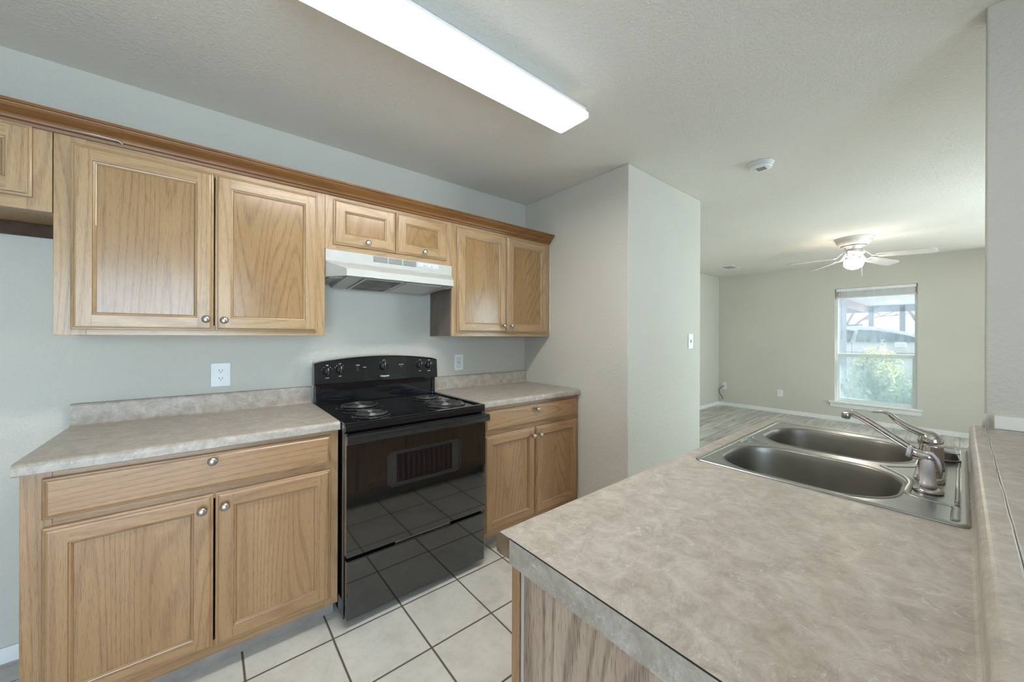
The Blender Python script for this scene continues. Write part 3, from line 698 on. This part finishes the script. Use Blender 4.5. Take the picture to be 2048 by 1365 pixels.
# ------------------------------------------------------------------ peninsula
pen = thing('base_cabinet', 'oak peninsula cabinet under the sink with a grey-brown end panel', 'cabinet', (1.25, -2.15, 0), 'lower kitchen cabinets')
PX0, PX1 = .462, 2.045
m = MB(); m.box(PX0 + .006, PX1, -2.448, -1.872, .09, .120); m.box(PX0 + .006, PX0 + .018, -2.448, -1.872, .12, .874); m.box(PX1 - .015, PX1, -2.448, -1.872, .0, .874); m.box(PX0 + .018, PX1 - .015, -2.448, -2.440, .12, .874); m.box(PX0 + .018, PX1, -1.94, -1.93, 0, .09)
m.build('carcass', M['base_v'], pen)
MB().box(PX0, PX0 + .006, -2.449, -1.882, 0, .874).build('end_panel', M['end_panel'], pen)
MB().box(PX0 - .0005, PX0 + .0045, -1.8805, -1.873, 0, .871, .001).build('caulk_strip', plain('grey_caulk', (.40, .37, .34), .7), pen)
m = MB(); m.box(PX0, PX1, -1.868, -1.846, .09, .14); m.box(PX0, PX1, -1.868, -1.846, .70, .73); m.box(PX0, PX1, -1.868, -1.846, .85, .871)
m.box(PX0, .50, -1.868, -1.846, .14, .70); m.box(2.0, PX1, -1.868, -1.846, .14, .70); m.box(PX0, PX1, -1.868, -1.846, .73, .85)
m.build('face_frame', M['base_v'], pen)
dm = (M['base_v'], M['base_h'], M['base_panel'])
xs = [.485, .862, 1.246, 1.63, 2.02]
for a, b in zip(xs, xs[1:]):
    panel_door(pen, a + .003, b - .003, .125, .70, -1.846, 1, mats=dm)
    d_ = panel_door(pen, a + .003, b - .003, .728, .853, -1.846, 1, name='drawer_front', mats=dm, drawer=True)
    knob(d_, (a + b) / 2, -1.827, .79, 1)
for x in (.83, .895, 1.60, 1.665): knob(pen, x, -1.827, .65, 1)
# worktop with sink cut-out (one mesh)
SX0, SX1, SY0, SY1 = 1.186, 2.018, -2.420, -1.868
ct = thing('countertop', 'large beige marbled laminate worktop of the peninsula around the sink', 'countertop', (.45, -2.12, .876), 'laminate worktops')
m = MB(); CX0, CX1 = .447, 2.06
def nose(yf, z0=.872):
    p = [(yf - .042, .8745), (yf - .012, z0), (yf - .002, z0 + .002), (yf, z0 + .008)]
    for k in range(0, 6): a = k / 5 * PI / 2; p.append((yf - .014 + .014 * math.cos(a), .900 + .014 * math.sin(a)))
    return p + [(yf - .042, .914)]
cut = (1.203, 2.0, -2.402, -1.885)
pr = nose(-1.815); m.prism(pr, CX0, CX1, 'x')
m.box(CX0, CX1, cut[3], -1.857, .8745, .914); m.box(CX0, cut[0], -2.44, cut[3], .8745, .914); m.box(cut[1], CX1, -2.44, cut[3], .8745, .914)
m.box(cut[0], cut[1], -2.44, cut[2], .8745, .914)
m.build('top', M['laminate'], ct)
MB().box(CX0 - .0015, CX0 - .0002, -2.424, -1.8575, .866, .9132).build('edge_strip', M['laminate_edge'], ct)
MB().prism([(y, z) for y, z in nose(-1.8155)], CX0 - .001, CX0 - .0001, 'x').build('bare_core', M['core'], ct)
MB().box(CX0 - .0021, CX0 + .0002, -2.424, -1.8565, .9134, .9144).build('dark_seam', M['gap'], ct)
m = MB(); p = [(-2.457, .914), (-2.418, .914), (-2.4215, .9165), (-2.424, .924), (-2.424, .975)]
for k in range(0, 7): a = k / 6 * PI / 2; p.append((-2.440 + .016 * math.cos(a), .982 + .016 * math.sin(a)))
p += [(-2.457, .998)]
m.prism(p, .40, CX1, 'x'); bs = m.build('backsplash', M['laminate'], ct)
bt = thing('bar_top', 'beige laminate bar ledge on the half wall behind the sink', 'bar top', (1.2, -2.6, .96))
m = MB(); m.box(.40, 2.046, -2.78, -2.459, .957, .9965, .003); m.box(2.0, 2.046, -2.84, -2.78, .957, .9965); m.build('top', M['laminate'], bt)
m = MB(); pts = [(.40 + k * .055, -2.458 + random.uniform(-.0008, .0008), .9975) for k in range(31)]
m.tube(pts, [(.0008, .0012)] + [(.0005 + random.random() * .0005, .0006 + random.random() * .0010) for _ in pts[1:]], 6); m.build('caulk_seam', M['caulk'], bt)
m = MB(); m.tube([(2.047, -2.456, .999), (2.049, -2.458, 1.03), (2.051, -2.460, 1.045)], [.005, .004, .001], 6); m.build('caulk_blob', M['caulk'], bt)
m = MB(); m.lathe([(.001, 0), (.011, 0), (.013, .001), (.008, .0015), (.001, .0005)], (1.84, -2.535, .9966), (0, 0, 1), 14); m.build('cable_hole', M['slot'], bt)

# ------------------------------------------------------------------ sink
sk = thing('sink', 'stainless steel double bowl sink set into the peninsula worktop', 'sink', (1.6, -2.145, .914))
m = MB(); z0, z1 = .9145, .9185
out0 = rrect(SX0, SX1, SY0, SY1, .022, 5); out1 = rrect(SX0 + .004, SX1 - .004, SY0 + .004, SY1 - .004, .020, 5)
out2 = rrect(SX0 + .014, SX1 - .014, SY0 + .014, SY1 - .014, .016, 5); out3 = rrect(SX0 + .018, SX1 - .018, SY0 + .018, SY1 - .018, .014, 5)
bowls = [(1.193, 1.527), (1.600, 1.926)]; BY0, BY1 = -2.310, -1.909
bowls = [(1.206, 1.530), (1.597, 1.934)]
m.rings([[(x, y, z) for x, y in r] for r, z in ((out0, z0), (out0, z0 + .002), (out1, z1), (out2, z1), (out3, z1 - .0022))], 0, True)
holes = [rrect(a, b, BY0, BY1, .124, 14) for a, b in bowls]
plate_with_holes(m, out3, holes, lambda a, b: (a, b, z1 - .0022))
bmesh.ops.remove_doubles(m.bm, verts=m.bm.verts, dist=1e-6)
m.build('deck', M['steel'], sk)
for (a, b) in bowls:
    m = MB(); steps = [(-.006, .9166, .128), (-.003, .9182, .126), (.0005, .9176, .124), (.003, .912, .122), (.006, .895, .119), (.012, .84, .115), (.019, .79, .11), (.028, .765, .11), (.045, .750, .095), (.075, .743, .065)]
    rg = [[(x, y, z) for x, y in rrect(a + i, b - i, BY0 + i, BY1 - i, r, 14)] for i, z, r in steps]
    m.rings(rg, 0, True, False, True); bw = m.build('bowl', M['bowl'], sk)
    MB().lathe([(.045, .0), (.045, .002), (.040, .003), (.036, .001), (.001, .0005)], ((a + b) / 2, -2.11, .7435), (0, 0, 1), 24, cap=False).build('drain', M['chrome'], bw)
def ridge(pts, w=.0075, h=.0020):
    pts = catmull(pts, 5); m = MB(); m.tube(pts, [(h, w)] * len(pts), 8); m.build('deck_ridge', M['steel'], sk)
zr = z1 - .0018
ridge([(1.566, -2.256, zr), (1.53, -2.285, zr), (1.487, -2.312, zr), (1.44, -2.322, zr), (1.37, -2.320, zr), (1.335, -2.326, zr), (1.32, -2.37, zr), (1.312, -2.398, zr), (1.27, -2.399, zr), (1.215, -2.399, zr)])
ridge([(1.566, -2.256, zr), (1.60, -2.29, zr), (1.64, -2.318, zr), (1.74, -2.324, zr), (1.84, -2.322, zr), (1.89, -2.328, zr), (1.90, -2.37, zr), (1.92, -2.398, zr), (1.98, -2.399, zr)])
ridge([(1.33, -2.4005, zr), (1.6, -2.4015, zr), (1.9, -2.4005, zr)], .004, .0018)
ridge([(1.50, -1.892, zr), (1.54, -1.905, zr), (1.563, -1.96, zr)], .004); ridge([(1.563, -1.955, zr), (1.585, -1.91, zr), (1.63, -1.892, zr)], .004); ridge([(1.50, -1.891, zr), (1.56, -1.889, zr), (1.63, -1.891, zr)], .003)
for cx, cy in ((1.2, -1.882), (2.004, -1.882), (2.004, -2.406)): pass

# faucet
fa = thing('faucet', 'chrome single lever kitchen faucet with a long spout over the sink', 'faucet', (1.60, -2.352, .917))
m = MB(); fz = .9168
bp = lambda i: rrect(1.478 + i, 1.722 - i, -2.381 + i, -2.322 - i, .028 - i, 6)
m.rings([[(x, y, z) for x, y in r] for r, z in ((bp(0), fz), (bp(0), fz + .004), (bp(.003), fz + .009), (bp(.006), fz + .011))], 0, True, False, True)
m.build('base_plate', M['chrome'], fa)
m = MB(); m.lathe([(.027, 0), (.0265, .01), (.025, .02), (.0245, .055), (.0235, .068), (.0235, .072)], (1.60, -2.352, fz + .008), (0, 0, 1), 28); m.build('body', M['chrome'], fa)
m = MB(); m.lathe([(.0245, 0), (.0255, .004), (.025, .012), (.022, .022), (.016, .031), (.008, .036), (.001, .037)], (1.60, -2.352, fz + .082), (-.05, .25, 1), 28); dm_ = m.build('lever_dome', M['chrome'], fa)
sp = catmull([(1.60, -2.352, .950), (1.600, -2.322, .970), (1.600, -2.280, .998), (1.600, -2.235, 1.030), (1.600, -2.198, 1.053), (1.600, -2.182, 1.058), (1.600, -2.166, 1.053)], 6)
m = MB(); m.tube(sp, [(.0115 - .002 * min(1, k / len(sp) * 1.5), .013 - .003 * min(1, k / len(sp) * 1.2)) for k in range(len(sp))], 14)
spo = m.build('spout', M['chrome'], fa)
m = MB(); m.lathe([(.0105, 0), (.0115, .002), (.0115, .016), (.009, .019), (.001, .019)], (1.600, -2.170, 1.058), (0, .12, -1), 18); m.build('aerator', M['satin'], spo)
lv = catmull([(1.60, -2.347, 1.022), (1.598, -2.330, 1.028), (1.594, -2.305, 1.040), (1.590, -2.285, 1.055), (1.588, -2.272, 1.068), (1.587, -2.263, 1.074), (1.586, -2.250, 1.075), (1.586, -2.232, 1.072)], 5)
nl = len(lv); m = MB(); m.tube(lv, [(.011 * (1 - k / nl) ** 1.2 + .0022, max(.018 * (1 - k / nl), .0045) + .009 * max(0, (k / nl - .62) / .38) + .002) for k in range(nl)], 12); m.build('lever', M['chrome'], fa)
# sprayer
sp_ = thing('sink_sprayer', 'side sprayer with pale body standing nearest on the sink rim', 'sprayer', (1.395, -2.354, .917))
m = MB(); m.lathe([(.026, 0), (.0275, .003), (.024, .008), (.017, .0105), (.0145, .011)], (1.395, -2.354, .9168), (0, 0, 1), 26); m.build('base_ring', M['chrome'], sp_)
m = MB(); P0 = Vector((1.395, -2.354, .926))
m.tube([P0, P0 + Vector((0, 0, .012)), P0 + Vector((0, 0, .0125)), P0 + Vector((0, .001, .040)), P0 + Vector((0, .0025, .062)), P0 + Vector((0, .004, .076)), P0 + Vector((0, .005, .083))], [.0155, .0152, .0142, .0138, .0128, .0118, .006], 18)
m.build('handle', M['sprayw'], sp_)
m = MB(); H = P0 + Vector((0, .002, .076)); dv = Vector((0, 1, .16)).normalized()
m.tube([H - dv * .012, H - dv * .002, H + dv * .012, H + dv * .030], [.007, .0125, .0128, .0115], 16); m.build('nozzle', M['chrome'], sp_)
m = MB(); m.tube([H + dv * .028, H + dv * .036], .0138, 16); m.build('nozzle_tip', M['sprayw'], sp_)
m = MB(); m.tube([H + dv * .006 + Vector((0, 0, .010)), H + Vector((0, -.008, .010)), H + Vector((0, -.017, -.002)), H + Vector((0, -.022, -.022)), H + Vector((0, -.023, -.038))], [(.003, .008), (.004, .009), (.004, .009), (.003, .007), (.001, .003)], 10); m.build('trigger', M['sprayw'], sp_)
# strainer
sr = thing('sink_strainer', 'dark perforated basket strainer lying on the sink rim behind the faucet', 'strainer', (1.80, -2.375, .918))
m = MB(); m.lathe([(.033, .003), (.035, .005), (.031, .007), (.029, .012), (.025, .023), (.001, .025)], (1.80, -2.372, .9172), (0, -.05, 1), 26); bk_ = m.build('basket', plain('tarnished_metal', (.10, .085, .07), .38, metal=.7, noise_amt=.3), sr)
m = MB()
for k in range(8):
    a = 2 * PI * k / 8; m.lathe([(.0028, 0), (.0028, .003), (.0001, .0035)], (1.80 + .0235 * math.cos(a), -2.372 + .0235 * math.sin(a), .9290), (math.cos(a), math.sin(a), .5), 8)
m.build('perforations', M['gap'], bk_)
m = MB(); m.tube([(1.80 + .0335 * math.cos(2 * PI * k / 24), -2.372 + .0335 * math.sin(2 * PI * k / 24), .9215) for k in range(25)], .0016, 6); m.build('rim_ring', M['chrome'], sr)

# ------------------------------------------------------------------ ceiling things
fx = thing('fluorescent_light', 'long lit fluorescent ceiling light over the kitchen floor', 'ceiling light', (.72, -1.24, CZ))
TX0, TX1 = .115, 1.336
m = MB(); m.box(TX0 + .012, TX1 - .014, -1.3225, -1.1535, 2.3255, 2.343, .003); m.box(TX0 + .03, TX1 - .05, -1.222, -1.168, 2.343, CZ - .001, .002); m.build('housing', M['white'], fx)
m = MB()
p = [(-1.150, 2.325), (-1.150, 2.303), (-1.153, 2.300), (-1.322, 2.300), (-1.326, 2.303), (-1.326, 2.325)]
m.prism(p, TX0, TX1, 'x')
le, nt, b = newmat('fluorescent_lens'); v = objvec(nt); s = N(nt, 'ShaderNodeSeparateXYZ'); L(nt, v, s.inputs[0])
yy = math_node(nt, 'ABSOLUTE', math_node(nt, 'SUBTRACT', math_node(nt, 'ABSOLUTE', s.outputs[1]), .036))
prof_ = ramp(nt, yy, [(.0, (1, 1, 1)), (.028, (.75,) * 3), (.0495, (.026,) * 3)])
xe = ramp(nt, math_node(nt, 'ABSOLUTE', s.outputs[0]), [(.55, (1,) * 3), (.615, (.022,) * 3)])
b.inputs['Base Color'].default_value = (.8, .82, .82, 1); b.inputs['Emission Color'].default_value = (1, .965, .92, 1)
LENS = 49
ze = ramp(nt, math_node(nt, 'ADD', s.outputs[2], 1.0), [(.8640, (1,) * 3), (.892, (.5,) * 3)])
L(nt, math_node(nt, 'MULTIPLY', math_node(nt, 'MULTIPLY', math_node(nt, 'MULTIPLY', prof_, xe), ze), LENS), b.inputs['Emission Strength'])
m.build('diffuser', le, fx)
m = MB(); random.seed(11)
for k in range(16):
    x = random.uniform(.35, 1.2); y = random.uniform(-1.27, -1.2); r = random.uniform(.0012, .0026); m.lathe([(r, 0), (r * .7, .001)], (x, y, 2.2995), (0, 0, -1), 6)
m.build('dead_insects', M['slot'], fx)
o = MB().box(.36, .597, -1.56, -1.345, CZ - .012, CZ - .0005, .002).build('ceiling_plate', M['white'], loc=(.48, -1.45, CZ)); tag(o, 'blank white cover plate on the ceiling beside the fluorescent light', 'cover plate')
sd = thing('smoke_detector', 'round white smoke detector on the ceiling near the pantry wall', 'smoke detector', (2.79, -1.57, CZ))
m = MB(); m.lathe([(.073, 0), (.073, .007), (.068, .009)], (2.79, -1.57, CZ - .0005), (0, 0, -1), 32); m.build('base', M['white'], sd)
m = MB(); m.lathe([(.064, .0095), (.066, .012), (.066, .017), (.060, .0175), (.060, .0205), (.065, .021), (.062, .030), (.050, .036), (.001, .037)], (2.79, -1.57, CZ - .0005), (0, 0, -1), 32); m.build('cover', M['white'], sd)
m = MB()
for k in range(5): m.box(2.76 + k * .012, 2.766 + k * .012, -1.60, -1.55, CZ - .0385, CZ - .0372)
m.build('sounder_slots', M['grey'], sd)
vt = thing('ceiling_vent', 'small white air vent on the living room ceiling by the far wall', 'vent', (6.53, 0, CZ))
MB().box(6.33, 6.74, -.11, .10, CZ - .006, CZ - .0005, .002).build('frame', M['white'], vt)
m = MB()
for k in range(9): m.box(6.40, 6.67, -.082 + k * .017, -.077 + k * .017, CZ - .0085, CZ - .006)
m.build('louvres', M['grey'], vt)

# ceiling fan
FX, FY = 5.70, -1.622
fn = thing('ceiling_fan', 'white five-blade ceiling fan with a lit round globe in the living room', 'ceiling fan', (FX, FY, CZ))
m = MB(); m.lathe([(.172, 0), (.170, .008), (.162, .014), (.157, .03), (.155, .045), (.146, .060), (.137, .075), (.122, .083), (.110, .087), (.108, .098), (.096, .104), (.078, .110), (.074, .128), (.001, .13)], (FX, FY, CZ - .0005), (0, 0, -1), 40); m.build('motor_housing', M['fanbody'], fn)
m = MB()
for k in range(16):
    a = 2 * PI * k / 16; m.box(-.02, .02, -.001, .001, 0, .004)
    for v in m.bm.verts[-8:] if False else []: pass
m.bm.free(); m = MB(); m.lathe([(.1085, .090), (.1105, .091), (.1105, .095), (.1085, .096)], (FX, FY, CZ), (0, 0, -1), 40, cap=False); m.build('vent_band', M['slot'], fn)
m = MB(); m.lathe([(.058, .13), (.062, .15), (.060, .185), (.070, .195), (.072, .205), (.001, .206)], (FX, FY, CZ), (0, 0, -1), 32); m.build('light_fitter', M['fanbody'], fn)
m = MB(); m.sphere((FX, FY, 2.152), .088, .088, .070, 28); m.build('globe', M['globe'], fn)
MB().tube([(FX - .03, FY - .062, 2.24), (FX - .035, FY - .075, 2.15), (FX - .035, FY - .075, 1.99)], .0022, 6).build('pull_chain', M['white'], fn)
BA = math.radians(46); blade0 = None
for k in range(5):
    a = BA + k * 2 * PI / 5; q = Matrix.Rotation(a, 3, 'Z') @ Matrix.Rotation(math.radians(4.2), 3, 'Y') @ Matrix.Rotation(math.radians(-13), 3, 'X')
    m = MB(); outl = []
    for t in range(0, 13):
        u = t / 12; x = .20 + u * .44; w_ = .056 + .014 * u
        if u > .9: w_ *= math.sqrt(max(0.0, 1 - ((u - .9) / .1) ** 2)) * .35 + .65
        outl.append((x, w_))
    ring_t = [(x, w_, .003) for x, w_ in outl] + [(x, -w_, .003) for x, w_ in reversed(outl)]
    ring_b = [(x, y, -.003) for x, y, z in ring_t]
    C = Vector((FX, FY, 2.228))
    m.rings([[C + q @ Vector(p) for p in ring_t], [C + q @ Vector(p) for p in ring_b]], 0, False, True, True)
    bd = m.build('blade', M['blade'], fn)
    m = MB(); qz = Matrix.Rotation(a, 3, 'Z')
    m.tube([C + qz @ Vector((.07, 0, .078)), C + qz @ Vector((.11, 0, .04)), C + qz @ Vector((.16, 0, -.012)), C + q @ Vector((.25, 0, -.006))], [(.004, .014), (.004, .012), (.004, .02), (.003, .028)], 8)
    m.build('blade_arm', M['fanbody'], bd)

# ------------------------------------------------------------------ outside
struct(MB().box(7.75, 34, -16, 16, -.2, -.12).build('ground', M['ground']))
cp_ = thing('carport', 'open carport with a pale flat roof on posts outside the window', 'carport', (12.5, -1, -.12))
MB().box(9.8, 17.2, -7, 4.5, 2.33, 2.40).build('roof', M['carport'], cp_)
MB().box(9.8, 17.1, -.47, -.37, 2.14, 2.33).build('beam', M['redwood'], cp_)
MB().box(16.6, 16.75, -7, 4.5, 2.12, 2.33).build('beam', M['bluepost'], cp_)
MB().box(9.9, 10.0, -7, 4.5, 2.23, 2.33).build('beam', M['bluepost'], cp_)
for (x, y) in ((16.6, -.55), (16.6, -1.25), (9.95, -.86), (9.95, -5.5), (9.95, 3.8), (16.6, -5.5), (16.6, 3.8)):
    MB().box(x, x + .12, y - .06, y + .06, -.12, 2.3).build('post', M['bluepost'], cp_)
car = thing('car', 'silver car parked under the carport outside the window', 'car', (11.2, -.6, -.12))
cx0, cx1 = 10.35, 12.15
prof = [(1.95, .25), (2.0, .6), (1.92, 1.02), (1.6, 1.20), (1.25, 1.50), (.9, 1.56), (-.4, 1.575), (-1.2, 1.54), (-1.7, 1.42), (-2.15, 1.22), (-2.5, 1.13), (-3.1, 1.02), (-3.3, .8), (-3.35, .3)]
def inset(z): return 0 if z < 1.0 else (z - 1.0) * .34
m = MB(); n = len(prof)
A = [(cx0 + inset(z), y, z) for y, z in prof]; B = [(cx1 - inset(z), y, z) for y, z in prof]
A2 = [(cx0 + inset(z) + .0, y, z) for y, z in prof]
m.rings([A, B], 0, False, True, True); body = m.build('body', M['carpaint'], car)
def xs_(z): return cx0 + inset(z) - .004
def glass(pts, name='side_window'):
    m = MB(); m.rings([[(xs_(z), y, z) for y, z in pts], [(xs_(z) + .003, y, z) for y, z in pts]], 0, False, True, True); m.build(name, M['carglass'], car)
glass([(1.35, 1.20), (1.05, 1.46), (.42, 1.49), (.40, 1.19)]); glass([(.34, 1.19), (.36, 1.49), (-.75, 1.495), (-.98, 1.44), (-.92, 1.20)], 'side_window'); glass([(-1.0, 1.21), (-1.04, 1.465), (-1.3, 1.45), (-1.75, 1.345), (-1.95, 1.26), (-1.9, 1.22)], 'side_window')
m = MB(); m.tube([(cx0 - .006, y, 1.0) for y in (1.9, .5, -1, -2.8)], .006, 5); m.tube([(cx0 - .006, -.96, z) for z in (.3, .8, 1.2)], .004, 5); m.build('door_seam', M['slot'], car)
m = MB(); m.tube([(xs_(1.55), y, 1.565) for y in (1.0, .4, -.4, -1.1)], .012, 6); m.build('roof_rail', M['slot'], car)
MB().box(cx0 - .12, cx0 + .02, -1.75, -1.58, 1.10, 1.22, .03).build('door_mirror', M['carpaint'], car)
for yy in (1.25, -2.45):
    for xx in (cx0 - .01, cx1 - .21): MB().lathe([(.2, 0), (.33, .0), (.34, .05), (.34, .17), (.33, .22), (.2, .22)], (xx, yy, .22), (1, 0, 0), 26).build('wheel', M['tyre'], car)

def shrub(name, label, c, rx, ry, rz, nleaf, mats, seed, leaf=.035, sprig=None):
    random.seed(seed)
    sh = thing(name, label, 'shrub', (c[0], c[1], -.12), 'shrubs outside the window')
    m = MB()
    for k in range(nleaf):
        a = random.uniform(0, 2 * PI); u = random.uniform(-1, 1); rr = random.uniform(.55, 1.0) ** .6
        s = math.sqrt(1 - u * u); bumpf = 1 + .16 * math.sin(a * 5 + u * 4 + seed) + .1 * math.sin(a * 11 - u * 7)
        p = Vector((c[0] + rx * rr * s * math.cos(a) * bumpf, c[1] + ry * rr * s * math.sin(a) * bumpf, c[2] + rz * rr * u * bumpf))
        if p.z < -.1: continue
        d = Vector((random.gauss(0, 1), random.gauss(0, 1), random.gauss(.5, 1))).normalized(); e = d.orthogonal().normalized(); e = Matrix.Rotation(random.uniform(0, 6.28), 3, d) @ e
        l = leaf * random.uniform(.8, 1.9); wv = d.cross(e)
        mi = 0 if random.random() < .55 else (1 if u < .45 or len(mats) < 3 else 2)
        f = m.bm.faces.new([m.bm.verts.new(q) for q in (p - e * l, p + wv * l * .38, p + e * l, p - wv * l * .38)]); f.material_index = mi
    if sprig:
        for (sx, sy, sz) in sprig:
            for k in range(26):
                t = k / 26; p = Vector((sx + random.gauss(0, .004), sy + random.gauss(0, .004), c[2] + rz * .7 + (sz - c[2] - rz * .7) * t)); a = k * 2.4
                e = Vector((math.cos(a), math.sin(a), .6)).normalized(); wv = e.cross(Vector((0, 0, 1))).normalized(); l = .10 * (1 - t * .5)
                f = m.bm.faces.new([m.bm.verts.new(q) for q in (p, p + e * l * .5 + wv * l * .2, p + e * l, p + e * l * .5 - wv * l * .2)]); f.material_index = k % 2
    m.build('foliage', [M[x] for x in mats], sh)
    m = MB()
    for k in range(6):
        a = k * 1.05; m.tube([(c[0], c[1], -.12), (c[0] + rx * .3 * math.cos(a), c[1] + ry * .3 * math.sin(a), c[2] * .6), (c[0] + rx * .7 * math.cos(a), c[1] + ry * .7 * math.sin(a), c[2] + rz * .3)], [.015, .01, .004], 5)
    m.build('stems', M['bark'], sh)
shrub('shrub', 'pale green leafy shrub with a tall sprig, in the middle of the window view', (8.75, -1.50, .48), .33, .34, .58, 5200, ('leaf_a', 'leaf_b', 'leaf_c'), 1, .030, [(8.7, -1.58, 1.27), (8.72, -1.44, 1.14), (8.72, -1.70, 1.08)])
shrub('shrub', 'rounded shrub with yellow tips at the right side of the window view', (9.15, -2.30, .55), .36, .36, .62, 4200, ('leaf_c', 'leaf_a', 'leaf_c'), 2, .032)
shrub('shrub', 'low loose shrub at the left side of the window view', (8.85, -.74, .35), .32, .26, .50, 3200, ('leaf_b', 'leaf_a', 'leaf_c'), 3, .030)
shrub('shrub', 'dark green shrub low against the glass at the right', (8.22, -2.02, .22), .16, .26, .40, 2600, ('leaf_b', 'leaf_b', 'leaf_a'), 4, .024)
def bare_tree(label, x, y, h, seed):
    random.seed(seed); t = thing('bare_tree', label, 'tree', (x, y, -.12), 'bare trees beyond the carport')
    m = MB()
    def br(p, d, l, r, dep):
        q = p + d * l; m.tube([p, (p + q) / 2 + Vector((random.gauss(0, .03), random.gauss(0, .03), 0)) * l, q], [r, r * .85, r * .65], 5, cap=False)
        if dep == 0: return
        for _ in range(3 if dep > 2 else 2):
            nd = (d + Vector((random.gauss(0, .45), random.gauss(0, .5), random.gauss(.1, .25)))).normalized(); br(q, nd, l * random.uniform(.6, .82), r * .6, dep - 1)
    br(Vector((x, y, -.12)), Vector((0, 0, 1)), h * .28, .11, 6); m.build('branches', M['bark'], t)
bare_tree('bare tree seen between the carport posts at the left', 21, .9, 5.5, 5)
bare_tree('bare tree seen beyond the car at the right of the window', 23, -1.5, 6, 9)
